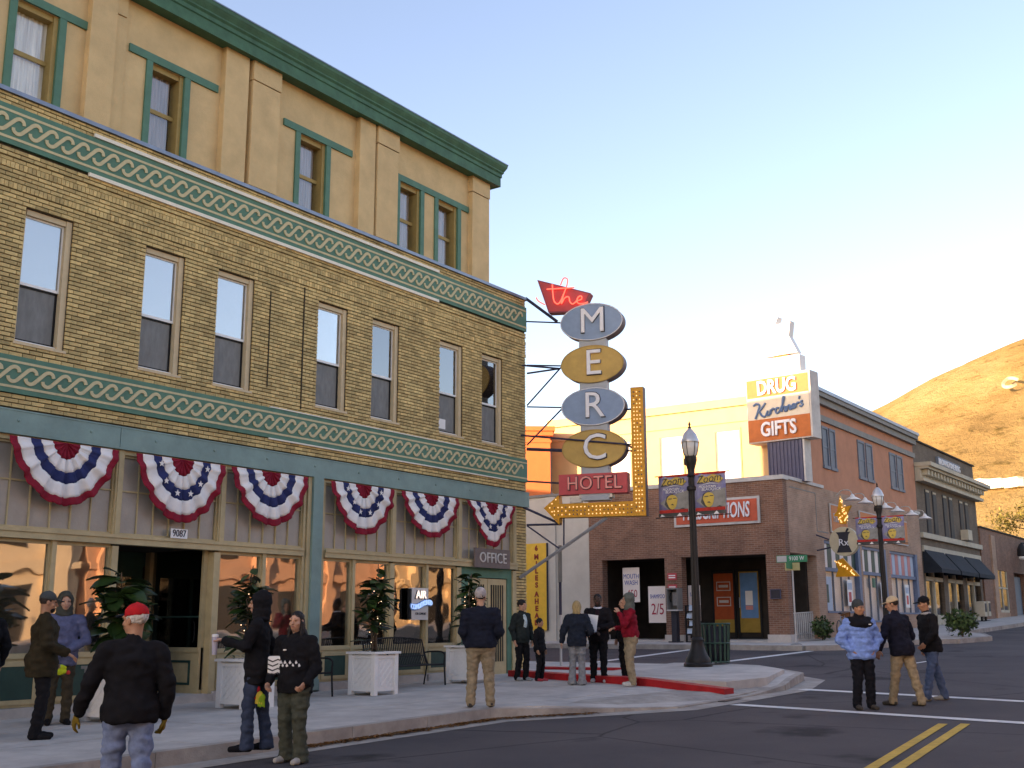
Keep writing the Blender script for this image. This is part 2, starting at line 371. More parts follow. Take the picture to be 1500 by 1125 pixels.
far_poly = [(37.4,60),(37.4,16),(37.3,14.2),(38.2,12.9),(40.2,12.3),(42.2,12.1),(43.2,10.8),(45.5,10.2),(48,11.0),(50.5,12.4),(120,12.4),(120,15.48),(39.4,15.48),(39.4,60)]
far = pavement('pavement_beyond_side_street', [(37.4,40),(37.4,16),(37.3,14.2),(38.2,12.9),(40.2,12.3),(42.2,12.1),(43.2,10.8),(45.5,10.2),(48,11.0),(50.5,12.4),(120,12.4),(120,19),(42.3,19),(42.3,40)], [36,38.4,40.4,42.3,44.3,46.3,48.3,50.3,53,56,60,65,70,80,95,120], [9,12.4,14,15.48,19,24,40], off_far)
kerb(far, [(120,12.4),(50.5,12.4),(48,11.0),(45.5,10.2),(43.2,10.8),(42.2,12.1),(40.2,12.3),(38.2,12.9),(37.3,14.2),(37.4,16),(37.4,40)], off_far, out=-1, seg=2)
opp_poly = [(-60,-2.2),(-60,-7.6),(130,-7.6),(130,-2.2)]
opp = pavement('pavement_across_street', opp_poly, list(range(-60, 131, 10)), [-7.6,-5,-2.2], lambda x, y: .15)
# gutter strip of lighter concrete along the near kerb
mb = MB(); gp = [(-20,10.69),(14.65,10.69),(16.62,9.6),(17.75,9.0),(22.35,8.94),(24.99,9.55),(26.33,10.8)]; gq = [(-20,10.25),(14.5,10.25),(16.4,9.2),(17.6,8.6),(22.5,8.5),(25.2,9.15),(26.7,10.55)]
for i in range(len(gp)-1):
    n_ = 8 if i == 0 else 2
    for k in range(n_):
        a = Vector(gp[i]).lerp(Vector(gp[i+1]), k/n_); b = Vector(gp[i]).lerp(Vector(gp[i+1]), (k+1)/n_); c = Vector(gq[i]).lerp(Vector(gq[i+1]), (k+1)/n_); d = Vector(gq[i]).lerp(Vector(gq[i+1]), k/n_)
        mb.add([(p.x, p.y, g(p.x)+.006) for p in (a, b, c, d)], [(3,2,1,0)])
tag(mk('gutter', mb, m_kerb), kind='structure')
# red painted kerb: a low raised strip running from the hotel door to the crossing, and a second at the side street
def strip(name, pts, w, h0, h1, m, parent):
    mb = MB(); P = [Vector(p) for p in pts]
    for i in range(len(P)-1):
        a, b = P[i], P[i+1]; t = (b-a).normalized(); nn = Vector((-t.y, t.x))*w/2
        q = [a-nn, b-nn, b+nn, a+nn]; n = 4; T = []; D = []
        for k in range(n+1):
            p = a.lerp(b, k/n)
            for s_ in (-1, 1): pp = p+nn*s_; z = g(pp.x)+off_near(pp.x, pp.y); T.append((pp.x, pp.y, z+h1)); D.append((pp.x, pp.y, z-.05))
        m_ = len(T); f = []
        for k in range(n): f += [(2*k, 2*k+2, 2*k+3, 2*k+1), (2*k, 2*k+m_, 2*k+2+m_, 2*k+2), (2*k+1, 2*k+3, 2*k+3+m_, 2*k+1+m_)]
        f += [(0, 1, 1+m_, m_), (m_-2, 2*m_-2, 2*m_-1, m_-1)]
        mb.add(T+D, f)
    return mk(name, mb, m, parent)
strip('red_kerb', [(21.9,15.3),(21.1,13.2),(20.55,11.2),(20.3,9.25)], .34, 0, .135, m_redpaint, near)
strip('red_kerb', [(24.2,16.1),(24.35,14.6),(24.5,13.3)], .25, 0, .06, m_redpaint, near)
mb = MB()                                       # raised corner platform behind the red kerb
pf = [(20.75,9.5),(22.3,9.3),(24.7,9.9),(25.9,11.0),(26.4,12.6),(26.2,13.4),(22.0,13.4),(21.4,13.2)]
k = len(pf); T = [(x, y, g(x)+.255) for x, y in pf]; D = [(x, y, g(x)+.0) for x, y in pf]
mb.add(T+D, [tuple(range(k))]+[(a, a+k, (a+1) % k+k, (a+1) % k) for a in range(k)])
mk('corner_platform', mb, m_conc, near)

# ---- painted lines on the road
def line(name, pts, w, m, z=.008):
    mb = MB(); P = [Vector(p) for p in pts]
    for i in range(len(P)-1):
        a, b = P[i], P[i+1]; t = (b-a).normalized(); nn = Vector((-t.y, t.x))*w/2; n = max(1, int((b-a).length/3))
        for k in range(n):
            q = [a.lerp(b, k/n)-nn, a.lerp(b, (k+1)/n)-nn, a.lerp(b, (k+1)/n)+nn, a.lerp(b, k/n)+nn]
            mb.add([(p.x, p.y, g(p.x)+z) for p in q], [(0,1,2,3)])
    return tag(mk(name, mb, m), kind='structure')
line('crossing_line', [(18.85,8.5),(18.3,6.0),(17.75,3.5),(16.6,-2)], .3, m_line)
line('crossing_line', [(22.7,8.75),(22.2,6.5),(21.6,4.3),(20.3,-2)], .3, m_line)
line('crossing_line', [(27.3,14.4),(32,14.1),(37.0,13.9)], .3, m_line)
line('crossing_line', [(27.3,17.6),(32,17.9),(37.2,18.3)], .3, m_line)
line('centre_line', [(17.15,4.55),(12.3,4.02),(0,2.9)], .13, m_yline)
line('centre_line', [(17.3,4.28),(12.45,3.78),(0,2.66)], .13, m_yline)
line('centre_line', [(40,4.3),(130,4.3)], .13, m_yline)
line('lane_mark', [(31.5,9.0),(32.6,8.9)], .12, m_line)
# drain at the ramp
B('drain_grate', m_black, near, (19.2,20.2,8.85,9.1,g(19.7)+.0,g(19.7)+.012))
# fallen leaves along the kerb
mb = MB(); rl = random.Random(3)
for i in range(1500):
    t = rl.random(); x = 10.2+t*6.0; base = 10.62 if x < 14.65 else 10.62-(x-14.65)*.55
    y = base-abs(rl.gauss(0, .07)); s_ = rl.uniform(.02, .05); a = rl.random()*6.28; z = g(x)+.012+rl.random()*.02
    c, s2 = math.cos(a)*s_, math.sin(a)*s_
    mb.add([(x-c, y-s2, z), (x+s2*.5, y-c*.5, z+.012), (x+c, y+s2, z+.004), (x-s2*.5, y+c*.5, z+.01)], [(0,1,2,3)])
tag(mk('fallen_leaves', mb, mat('dead_leaves', (.22,.10,.03), .8, .4, 3, island=.5)), 'brown fallen leaves lying along the kerb gutter', 'leaves', kind='stuff')

# ---- the hill beyond the town
def hill_z(x, y):
    h = 226*math.exp(-((x-1000)/400)**2)*math.exp(-((y-50)/413)**2)
    t = max(0, min(1, (x-255)/260)); h *= t*t*(3-2*t)
    h += noise.fractal(Vector((x*.006, y*.006, .3)), 1.0, 2.1, 5)*7*min(1, h/60)
    return h
m_hill = bpy.data.materials.new('dry_grass_hill'); m_hill.use_nodes = True
def hill_mat(m):
    nt = m.node_tree; n = nt.nodes; l = nt.links; p = n['Principled BSDF']; p.inputs['Roughness'].default_value = 1; p.inputs['Specular IOR Level'].default_value = 0
    tc = n.new('ShaderNodeTexCoord'); mp = n.new('ShaderNodeMapping'); mp.inputs['Scale'].default_value = (.6, 1, 1.2); l.new(tc.outputs['Object'], mp.inputs[0])
    a = n.new('ShaderNodeTexNoise'); a.inputs['Scale'].default_value = .012; a.inputs['Detail'].default_value = 9; a.inputs['Roughness'].default_value = .68; l.new(mp.outputs[0], a.inputs['Vector'])
    r = n.new('ShaderNodeValToRGB'); e = r.color_ramp.elements; e[0].position = .32; e[0].color = (.21,.145,.065,1); e[1].position = .66; e[1].color = (.40,.30,.145,1)
    e2 = e.new(.48); e2.color = (.33,.235,.10,1); l.new(a.outputs[0], r.inputs[0])
    b = n.new('ShaderNodeTexNoise'); b.inputs['Scale'].default_value = .075; b.inputs['Detail'].default_value = 7; b.inputs['Roughness'].default_value = .75; l.new(mp.outputs[0], b.inputs['Vector'])
    r2 = n.new('ShaderNodeValToRGB'); f = r2.color_ramp.elements; f[0].position = .54; f[0].color = (1,1,1,1); f[1].position = .68; f[1].color = (.42,.44,.36,1); l.new(b.outputs[0], r2.inputs[0])
    x = n.new('ShaderNodeMix'); x.data_type = 'RGBA'; x.blend_type = 'MULTIPLY'; x.inputs[0].default_value = 1; l.new(r.outputs[0], x.inputs[6]); l.new(r2.outputs[0], x.inputs[7]); l.new(x.outputs[2], p.inputs['Base Color'])
    bp = n.new('ShaderNodeBump'); bp.inputs['Strength'].default_value = .8; bp.inputs['Distance'].default_value = 6; l.new(b.outputs[0], bp.inputs['Height']); l.new(bp.outputs[0], p.inputs['Normal'])
hill_mat(m_hill)
mb = MB(); nx, ny = 150, 150; X0, X1, Y0, Y1 = 250, 1900, -1500, 900
for i in range(nx+1):
    for j in range(ny+1):
        x = X0+(X1-X0)*i/nx; y = Y0+(Y1-Y0)*j/ny; mb.v.append((x, y, hill_z(x, y)+g(x)-1.2))
for i in range(nx):
    for j in range(ny): a = i*(ny+1)+j; mb.f.append((a, a+ny+1, a+ny+2, a+1)); mb.m.append(0)
hill = tag(mk('hill', mb, m_hill, smooth=True), kind='structure')
def on_hill(px, py):
    d = ray(px, py); t = 260.0
    while t < 1900:
        p = Vector((0,0,CAM_H))+d*t
        if p.x > 250 and p.z < hill_z(p.x, p.y)+g(p.x)-1.2: return p
        t += 2
    return None
# ================================================================== THE HOTEL
FY = 16.0; XL, XR = 7.0, 23.45                # facade plane and its ends
hotel = empty('hotel_building', 'three storey tan brick hotel with green scroll friezes and shop windows', 'building', (15,16,0))
HO = Vector((15,16,0))
def H(name, mb, m, parent=None, **kw):        # part of the hotel, given in world coordinates
    mb.v = [(x-15, y-16, z) for x, y, z in mb.v] if parent is None or parent.get('_hw') else mb.v
    o = mk(name, mb, m, parent or hotel, **kw); return o
def HB(name, m, *boxes, parent=None, **kw):
    mb = MB()
    for b in boxes: mb.box(*b)
    mb.v = [(x-15, y-16, z) for x, y, z in mb.v]
    return mk(name, mb, m, parent or hotel, **kw)
WIN2 = [(9.43,10.28),(11.71,12.56),(13.33,14.22),(15.95,16.82),(17.6,18.48),(19.93,20.8),(21.57,22.43)]
WZ0, WZ1 = 5.84, 8.02
FR = [(5.02,5.60),(8.95,9.60)]
# backing walls (mortar) with real window openings
mb = MB(); xs = [XL]
for a, b in WIN2: xs += [a, b]
xs.append(XR)
for i in range(0, len(xs), 2): mb.box(xs[i], xs[i+1], FY+.014, FY+.36, WZ0, WZ1)
mb.box(XL, XR, FY+.014, FY+.36, 4.40, WZ0); mb.box(XL, XR, FY+.014, FY+.36, WZ1, 9.80)
mb.box(22.99, XR, FY+.014, FY+.5, .2, 4.40)
H('brick_backing', mb, m_mortar)
m_bplain = brick_tex('plain_tan_brick', (.40,.27,.12), (.34,.22,.10), (.08,.06,.04))
HB('side_wall', m_bplain, (XR-.3, XR, FY+.51, 44, .1, 9.8), (XL-.02, XL+.3, FY+.51, 44, .1, 9.8), (XL+.3, XR-.3, 43.7, 44, .1, 9.8))
HB('roof', m_dark, (XL+.3, XR-.3, FY+.36, 43.7, 9.55, 9.62))
HB('upper_floor_slab', m_dark, (XL+.3, XR-.3, FY+.37, 43.7, 4.5, 4.6))
# bricks: the 300 nearest are single objects, the rest one part
BL, BH = .2245, .0715; JX, JZ = .010, .0175
bricks = []                                   # x0, x1, z0, z1, proud
def course(z, zh, proud, x0, x1, bond, L=BL, avoid=()):
    x = x0-bond*L
    while x < x1-.02:
        a, b = max(x, x0), min(x+L, x1); segs = [(a, b)]
        for wa, wb in avoid:
            ns = []
            for s, e in segs:
                if e <= wa or s >= wb: ns.append((s, e))
                else:
                    if s < wa: ns.append((s, wa))
                    if e > wb: ns.append((wb, e))
            segs = ns
        for s, e in segs:
            if e-s > .03: bricks.append((s+JX/2, e-JX/2, z+JZ/2, z+zh-JZ/2, proud))
        x += L
z = 4.80; k = 0
ROWLOCK = [(8.22, 8.335), (8.60, 8.715)]
while z < 9.78:
    zh = BH; nextz = z+zh
    fr = next((f for f in FR if z < f[1]-.02 and z+zh > f[0]+.02), None)
    if fr: z = fr[1]; continue
    rl_ = next((r for r in ROWLOCK if abs(z-r[0]) < .04), None)
    if rl_:
        course(z, .115, .030, XL, XR, 0, L=.0745); z += .115; k += 1; continue
    proud = .012+(.012 if 8.33 < z < 8.6 else 0)+(.02 if 8.715 < z < 8.95 else 0)+(.006 if z < 5.02 and k % 3 == 0 else 0)
    av = WIN2 if (z+zh > WZ0+.01 and z < WZ1-.01) else ()
    if WZ0-.07 < z+zh <= WZ0+.01 or WZ1-.01 <= z < WZ1+.07: proud += .008
    course(z, min(zh, 9.80-z), proud, XL, XR, .5*(k % 2), avoid=av); z += zh; k += 1
z = .45; k = 0
while z < 4.38: course(z, min(BH, 4.39-z), .012, 22.995, XR, .5*(k % 2)); z += BH; k += 1
full = [b for b in bricks if abs((b[1]-b[0])-(BL-JX)) < .004 and abs(b[3]-b[2]-(BH-JZ)) < .002 and abs(b[4]-.012) < .001]
full.sort(key=lambda b: b[0]**2+256+(b[2]-1.5)**2)
full = [b for b in full if b[0] > 8.75][:298]; chosen = set(id(b) for b in full)
def brick_faces(v0):
    return [(v0, v0+1, v0+5, v0+4), (v0+1, v0+2, v0+6, v0+5), (v0+3, v0, v0+4, v0+7), (v0+4, v0+5, v0+6, v0+7), (v0+3, v0+2, v0+1, v0)]
bm_ = MB(); bm_.box(-(BL-JX)/2, (BL-JX)/2, -.012, .03, -(BH-JZ)/2, (BH-JZ)/2)
proto = None; rb = random.Random(5)
for b in full:
    loc = ((b[0]+b[1])/2-15, .0+rb.uniform(-.002, .002), (b[2]+b[3])/2)
    if proto is None: proto = mk('brick', bm_, m_brick, hotel); proto.location = loc
    else: inst('brick', proto, hotel, loc)
mb = MB()
for b in bricks:
    if id(b) in chosen: continue
    y0 = -b[4]+rb.uniform(-.002, .002); x0, x1, z0, z1 = b[0]-15, b[1]-15, b[2], b[3]; n = len(mb.v)
    mb.v += [(x0,y0,z0),(x1,y0,z0),(x1,.03,z0),(x0,.03,z0),(x0,y0,z1),(x1,y0,z1),(x1,.03,z1),(x0,.03,z1)]
    mb.f += brick_faces(n); mb.m += [0]*5
tag(mk('brickwork', mb, m_brick, hotel), kind='stuff')
# coping, friezes
HB('coping', m_flash, (XL-.05, XR+.06, FY-.06, FY+.42, 9.80, 9.87))
SC = [(-.236,-.040),(-.222,-.088),(-.168,-.116),(-.105,-.100),(-.052,-.052),(0,0),(.052,.052),(.105,.100),(.168,.116),(.222,.088),(.236,.040)]
def ribbon(pts, w, y0, y1, zs=1.0):
    P = spline([(x, 0, z*zs) for x, z in pts], 3); mb = MB(); n = len(P)
    for i, p in enumerate(P):
        a = P[max(0, i-1)]; b = P[min(n-1, i+1)]; t = (b-a).normalized(); q = Vector((-t.z, 0, t.x))*w/2
        for s in (p-q, p+q): mb.v.append((s.x, y0, s.z)); mb.v.append((s.x, y1, s.z))
    for i in range(n-1):
        a = 4*i; b = a+4; mb.f += [(a, b, b+2, a+2), (a+2, b+2, b+3, a+3), (a+1, b+1, b, a)]; mb.m += [0]*3
    mb.f += [(0, 2, 3, 1), (4*n-4, 4*n-3, 4*n-1, 4*n-2)]; mb.m += [0]*2
    return mb
scroll = None; pitch = .292
for (z0, z1), zs in ((FR[0], 1.0), (FR[1], 1.12)):
    fz = mk('frieze', MB().box(XL-15, XR+.012-15, -.045, .03, z0, z1), m_green, hotel)
    mk('stripe', MB().box(XL-15, XR+.0125-15, -.052, -.04, z0+.075*zs, z0+.112*zs), m_scroll, fz)
    mk('stripe', MB().box(XL-15, XR+.0125-15, -.052, -.04, z1-.112*zs, z1-.075*zs), m_scroll, fz)
    n = int((XR-XL-.3)/pitch)
    for i in range(n):
        loc = (XL-15+.25+i*pitch, -.045-(.003 if i % 2 else 0), (z0+z1)/2)
        if scroll is None: scroll = mk('scroll', ribbon(SC, .056, -.016, .01), m_scroll, fz); scroll.location = loc
        else: inst('scroll', scroll, fz, loc, scl=(1, 1, zs))
HB('white_strip', m_whitestrip, (10.5,19.8,FY-.075,FY-.03,9.603,9.665)); HB('white_strip', m_whitestrip, (10.45,19.8,FY-.075,FY-.03,8.885,8.947))
HB('white_strip', m_whitestrip, (14.7,22.6,FY-.06,FY-.03,5.603,5.625)); HB('white_strip', m_whitestrip, (14.7,22.6,FY-.06,FY-.03,4.99,5.017))
# vertical control joint / conduit
HB('conduit', m_mortar, (15.52,15.545,FY-.03,FY-.002,5.7,8.2)); HB('conduit', m_mortar, (14.62,14.64,FY-.028,FY-.002,6.0,7.9))
# second floor windows
rnd = random.Random(11)
for i, (a, b) in enumerate(WIN2):
    w = HB('window', m_frame, (a, a+.05, FY+.07, FY+.2, WZ0, WZ1), (b-.10, b, FY+.035, FY+.2, WZ0, WZ1), (a+.05, b-.10, FY+.05, FY+.2, WZ1-.09, WZ1), (a+.05, b-.10, FY+.06, FY+.2, WZ0, WZ0+.03))
    def WP(name, m, *bx): 
        mb = MB()
        for q in bx: mb.box(*q)
        mb.v = [(x-15, y-16, z) for x, y, z in mb.v]; return mk(name, mb, m, w)
    xa, xb = a+.05, b-.10; zm = 6.81
    HB('sill', m_frame, (a-.03, b+.03, FY-.035, FY+.05, WZ0-.045, WZ0-.002))
    WP('sash', m_whiteplain, (xa, xb, FY+.105, FY+.13, zm-.02, zm+.025), (xa, xb, FY+.105, FY+.13, WZ1-.12, WZ1-.09), (xa, xa+.025, FY+.106, FY+.13, zm, WZ1-.1), (xb-.025, xb, FY+.106, FY+.13, zm, WZ1-.1)); WP('bottom_rail', m_whiteplain, (xa, xb, FY+.085, FY+.11, WZ0+.03, WZ0+.05))
    WP('pane', m_glass, (xa+.025, xb-.025, FY+.118, FY+.121, zm+.025, WZ1-.12))
    WP('shade', m_shade, (xa, xb, FY+.15, FY+.155, zm+.0, WZ1-.05))
    WP('screen_frame', m_black, (xa, xa+.018, FY+.135, FY+.15, WZ0+.05, zm-.02), (xb-.035, xb, FY+.135, FY+.15, WZ0+.05, zm-.02), (xa, xb, FY+.135, FY+.15, WZ0+.05, WZ0+.085), (xa, xb, FY+.135, FY+.15, zm-.05, zm-.02))
    WP('screen', m_screen, (xa, xb, FY+.15, FY+.154, WZ0+.03, zm-.02))
    if i == 5: WP('paper_note', m_whiteplain, (xa+.03, xa+.36, FY+.14, FY+.147, WZ0+.13, WZ0+.36))
    if i == 6: WP('tied_curtain', m_curtain_dark, (xb-.3, xb-.02, FY+.135, FY+.149, zm+.05, WZ1-.12))
# third floor
Z3, Z3T = 9.62, 12.62; Y3 = 16.10; D3 = 24.6; X3 = 21.8
W3 = [(8.92,9.86,True),(11.56,12.46,False),(15.26,16.20,False),(18.42,19.34,False),(19.82,20.76,False)]
ZW0, ZW1 = 9.86, 11.52
mb = MB(); xs = [XL]
for a, b, _ in W3: xs += [a+.08, b-.08]
xs.append(X3)
for i in range(0, len(xs), 2): mb.box(xs[i], xs[i+1], Y3, Y3+.3, ZW0, ZW1)
mb.box(XL, X3, Y3, Y3+.3, Z3, ZW0); mb.box(XL, X3, Y3, Y3+.3, ZW1, Z3T)
mb.box(XL, XL+.3, Y3+.3, D3, Z3, Z3T); mb.box(X3-.3, X3, Y3+.3, D3, Z3, Z3T); mb.box(XL, X3, D3, D3+.3, Z3, Z3T)
H('third_floor_wall', mb, m_stucco)
HB('third_floor_roof', m_dark, (XL, X3, Y3, D3+.3, 12.95, 13.0))
for x0, x1, p, cap in [(10.28,10.78,.14,0),(10.9,11.05,.05,0),(10.45,11.0,.06,1),(13.22,13.80,.14,0),(13.90,14.62,.16,1),(17.02,17.52,.14,0),(17.58,18.28,.16,1),(21.12,21.82,.14,1)]:
    pl_ = HB('pilaster', m_stucco, (x0, x1, Y3-p, Y3+.02, 9.88, 12.52 if not cap else 12.07))
    if cap: HB('pilaster_cap', m_stucco, (x0-.012, x1+.012, Y3-p-.02, Y3+.02, 12.085, 12.52))
for i, (a, b, light) in enumerate(W3):
    t = HB('window_trim', m_green, (a-.04, a+.09, Y3-.035, Y3+.02, ZW0, ZW1), (b-.09, b+.04, Y3-.035, Y3+.02, ZW0, ZW1))
    w = HB('window', m_frame3, (a+.08, a+.12, Y3+.06, Y3+.28, ZW0, ZW1), (b-.17, b-.08, Y3+.02, Y3+.28, ZW0, ZW1), (a+.12, b-.17, Y3+.05, Y3+.28, ZW1-.1, ZW1), (a+.12, b-.17, Y3+.04, Y3+.28, ZW0, ZW0+.05))
    def WP(name, m, *bx):
        mb = MB()
        for q in bx: mb.box(*q)
        mb.v = [(x-15, y-16, z) for x, y, z in mb.v]; return mk(name, mb, m, w)
    xa, xb, zm = a+.12, b-.17, 10.68
    WP('meeting_rail', m_frame3, (xa, xb, Y3+.15, Y3+.2, zm-.04, zm+.04))
    WP('pane', m_glass_soft, (xa, xb, Y3+.18, Y3+.183, zm+.04, ZW1-.1)); WP('pane', m_glass_soft, (xa, xb, Y3+.165, Y3+.168, ZW0+.05, zm-.04))
    cm = MB(); n = 26                          # pleated curtain
    pts = [(xa+(xb-xa-(.0 if light else .08))*k/n, Y3+.225+.016*math.sin(k*1.9)+.006*math.sin(k*.7)) for k in range(n+1)]
    for x, y in pts: cm.v += [(x-15, y-16, ZW0+.04), (x-15, y-16, ZW1-.08)]
    for k in range(n): cm.f.append((2*k, 2*k+2, 2*k+3, 2*k+1)); cm.m.append(0)
    mk('curtain', cm, m_curtain if light else m_curtain_dark, w, smooth=True)
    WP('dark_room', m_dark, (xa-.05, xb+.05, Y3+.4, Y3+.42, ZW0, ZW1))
for x0, x1 in [(8.4,10.3),(11.14,13.15),(14.87,16.9),(18.2,21.1)]:
    HB('window_head', m_green, (x0, x1, Y3-.04, Y3+.02, ZW1+.001, ZW1+.15))
# cornice: extruded profile with a mitred return at the right end
prof = [(0,12.50),(.30,12.47),(.30,12.70),(.325,12.72),(.325,12.80),(.36,12.84),(.36,12.87),(.40,12.94),(.425,12.99),(.436,13.06),(0,13.06)]
mb = MB()
for o, z in prof: mb.v += [(XL-15-.4, Y3-o-16, z), (X3+o-15, Y3-o-16, z), (X3+o-15, D3-16, z)]
n = len(prof)
for i in range(n-1):
    for j in range(2): a = 3*i+j; mb.f.append((a, a+3, a+4, a+1)); mb.m.append(0)
mk('cornice', mb, m_cornice, hotel)
HB('roof_edge', m_flash, (XL-.4, X3+.445, Y3-.445, D3, 13.06, 13.085))
# ---- ground floor
beam = HB('storefront_beam', m_teal, (XL, 11.395, FY-.09, FY+.2, 4.385, 4.765), (11.405, XR+.014, FY-.09, FY+.2, 4.385, 4.765), (XL, XR+.014, FY-.10, FY-.09, 4.385, 4.41), (XL, XR+.014, FY-.10, FY-.09, 4.74, 4.765))
for i in range(12): mk('bolt', MB().ball((8.3+1.27*i-15, -.09, 4.60), (.028,.022,.028), 8, 4), m_teal, beam)
POSTS = [(9.06,9.2),(11.41,11.55),(13.6,13.75),(18.29,18.46),(20.60,20.78),(22.84,22.99)]
for a, b in POSTS: HB('post', m_trim, (a, b, FY-.03, FY+.14, 2.98, 4.385), (a+.03, b-.03, FY-.045, FY-.03, 2.98, 4.385))
for a, b in [(9.06,9.2),(11.44,11.56),(13.56,13.70),(18.31,18.45),(20.62,20.78),(22.84,22.99)]: HB('post', m_trim, (a, b, FY-.02, FY+.14, .28, 2.80))
col_ = HB('column', m_teal, (15.90,16.17,FY-.10,FY+.14,.3,4.385), (15.88,16.19,FY-.115,FY+.14,.3,.5))
HB('column_trim', m_trim, (15.72,15.78,FY-.02,FY+.14,.3,4.384), (15.80,15.895,FY-.05,FY+.14,.3,4.384), (16.175,16.24,FY-.05,FY+.14,.3,4.384), (16.25,16.31,FY-.02,FY+.14,.3,4.384))
HB('transom_bar', m_trim, (XL,15.72,FY-.06,FY+.14,2.83,2.97), (16.31,22.99,FY-.06,FY+.14,2.83,2.97), (XL,15.72,FY-.08,FY-.06,2.93,2.985), (16.31,22.99,FY-.08,FY-.06,2.93,2.985))
HB('head_rail', m_trim, (XL,15.72,FY-.02,FY+.14,4.31,4.384), (16.31,22.99,FY-.02,FY+.14,4.31,4.384))
BAYS = [(XL,9.06),(9.2,11.41),(11.55,13.6),(13.75,15.72),(16.31,18.29),(18.46,20.60),(20.78,22.84)]
for a, b in BAYS:
    tw = HB('transom_window', m_trim, (a, b, FY+.02, FY+.1, 2.97, 3.02), (a, b, FY+.02, FY+.1, 4.27, 4.31), (a, a+.03, FY+.02, FY+.1, 3.02, 4.27), (b-.03, b, FY+.02, FY+.1, 3.02, 4.27))
    n = 6
    for k in range(n):
        xa, xb = a+.03+(b-a-.06)*k/n, a+.03+(b-a-.06)*(k+1)/n
        if k: mk('muntin', MB().box(xa-.011-15, xa+.011-15, .03, .085, 3.02, 4.27), m_trim, tw)
        for za, zb in ((3.02, 3.70), (3.725, 4.27)): mk('pane', MB().box(xa+.011-15, xb-.011-15, .055+rnd.uniform(0, .004), .065, za, zb), m_transom, tw)
    mk('muntin', MB().box(a+.03-15, b-.03-15, .035, .08, 3.70, 3.725), m_trim, tw)
HB('brick_pier_base', m_conc, (22.96, XR+.03, FY-.03, FY+.3, .2, .46))
# display windows
def display(a, b, mats=None, zb=1.12, back=m_interior, depth=1.4, split=None):
    w = HB('display_window', m_trim, (a, b, FY+.03, FY+.12, 2.77, 2.83), (a, a+.035, FY+.03, FY+.12, zb, 2.77), (b-.035, b, FY+.03, FY+.12, zb, 2.77), (a, b, FY-.0, FY+.13, zb-.08, zb))
    mk('pane', MB().box(a+.035-15, b-.035-15, .07, .076, zb, 2.77), mats or m_shop, w)
    if back: mk('display_back', MB().box(a-.05-15, b+.05-15, depth, depth+.05, .3, 2.9), back, w)
    fz = g((a+b)/2)+.17
    k = HB('bulkhead', m_trim, (a, b, FY+.02, FY+.12, fz+.16, zb-.08), (a+.05, b-.05, FY-.0, FY+.02, zb-.19, zb-.12), (a+.05, b-.05, FY-.0, FY+.02, fz+.2, fz+.27), (a+.05, a+.13, FY-.0, FY+.02, fz+.27, zb-.19), (b-.13, b-.05, FY-.0, FY+.02, fz+.27, zb-.19))
    mk('green_panel', MB().box(a+.13-15, b-.13-15, .008, .02, fz+.27, zb-.19), m_darkgreen, k)
    HB('plinth', m_conc, (a-.06, b+.06, FY-.06, FY+.13, fz-.15, fz+.155))
    return w
display(XL,9.06); display(9.2,10.36,back=m_paper,depth=.28); display(10.42,11.44,back=m_paper,depth=.28)
display(13.70,14.72,back=m_paper,depth=.22); display(14.80,15.72,back=m_paper,depth=.3)
display(16.31,17.16); display(17.24,18.31); display(18.45,19.52); display(19.60,20.62,depth=1.1)
for x in (10.36,14.72,17.16,19.52): HB('mullion', m_trim, (x, x+.08, FY-.015, FY+.13, .35, 2.83))
# interior
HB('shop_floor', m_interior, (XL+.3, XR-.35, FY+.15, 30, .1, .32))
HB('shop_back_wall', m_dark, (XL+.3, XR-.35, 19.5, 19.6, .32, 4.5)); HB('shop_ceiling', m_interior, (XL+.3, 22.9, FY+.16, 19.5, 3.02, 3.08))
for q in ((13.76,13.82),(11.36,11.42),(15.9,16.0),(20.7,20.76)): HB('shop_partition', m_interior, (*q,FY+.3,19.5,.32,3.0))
# recessed entrance
en = HB('entrance_step', m_conc, (11.5,13.6,FY-.10,17.9,.1,.36))
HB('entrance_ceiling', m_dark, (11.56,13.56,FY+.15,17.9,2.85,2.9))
sp_ = HB('entrance_side_panel', m_trim, (13.50,13.56,FY+.14,17.7,.36,.42), (13.46,13.5,FY+.14,17.7,.36,1.06), (13.44,13.5,FY+.14,17.7,1.06,1.14), (13.47,13.56,FY+.14,FY+.2,1.14,2.85), (13.44,13.56,17.6,17.75,.36,2.85))
mk('raised_moulding', MB().box(13.44-15,13.462-15,.35,1.5,.50,.54).box(13.44-15,13.462-15,.35,1.5,.88,.92).box(13.44-15,13.462-15,.35,.39,.54,.88).box(13.44-15,13.462-15,1.46,1.5,.54,.88), m_darkgreen, sp_)
mk('pane', MB().box(13.51-15,13.515-15,.2,1.6,1.14,2.85), m_glass_dark, sp_); mk('dark_screen', MB().box(13.54-15,13.55-15,.2,1.6,1.14,2.85), mat('green_mesh_screen', (.05,.06,.045), .8, .3, 3), sp_)
mk('glazing_bar', MB().box(13.48-15,13.52-15,.2,1.6,1.66,1.69), m_darkgreen, sp_)
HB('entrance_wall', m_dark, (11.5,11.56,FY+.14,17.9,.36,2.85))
dr = HB('entrance_door', m_darkgreen, (11.62,11.75,17.78,17.84,.36,2.6), (13.2,13.42,17.78,17.84,.36,2.6), (11.75,13.2,17.78,17.84,2.4,2.6), (11.75,13.2,17.78,17.84,.36,.95), (12.42,12.5,17.77,17.85,.95,2.4), (11.56,13.5,17.78,17.84,2.6,2.85))
mk('pane', MB().box(11.75-15,13.2-15,1.80,1.806,.95,2.4), m_glass_dark, dr); mk('handle', MB().tube([(-2.62,1.76,1.2),(-2.62,1.72,1.25),(-2.62,1.72,1.55),(-2.62,1.76,1.6)], .012), m_galv, dr)
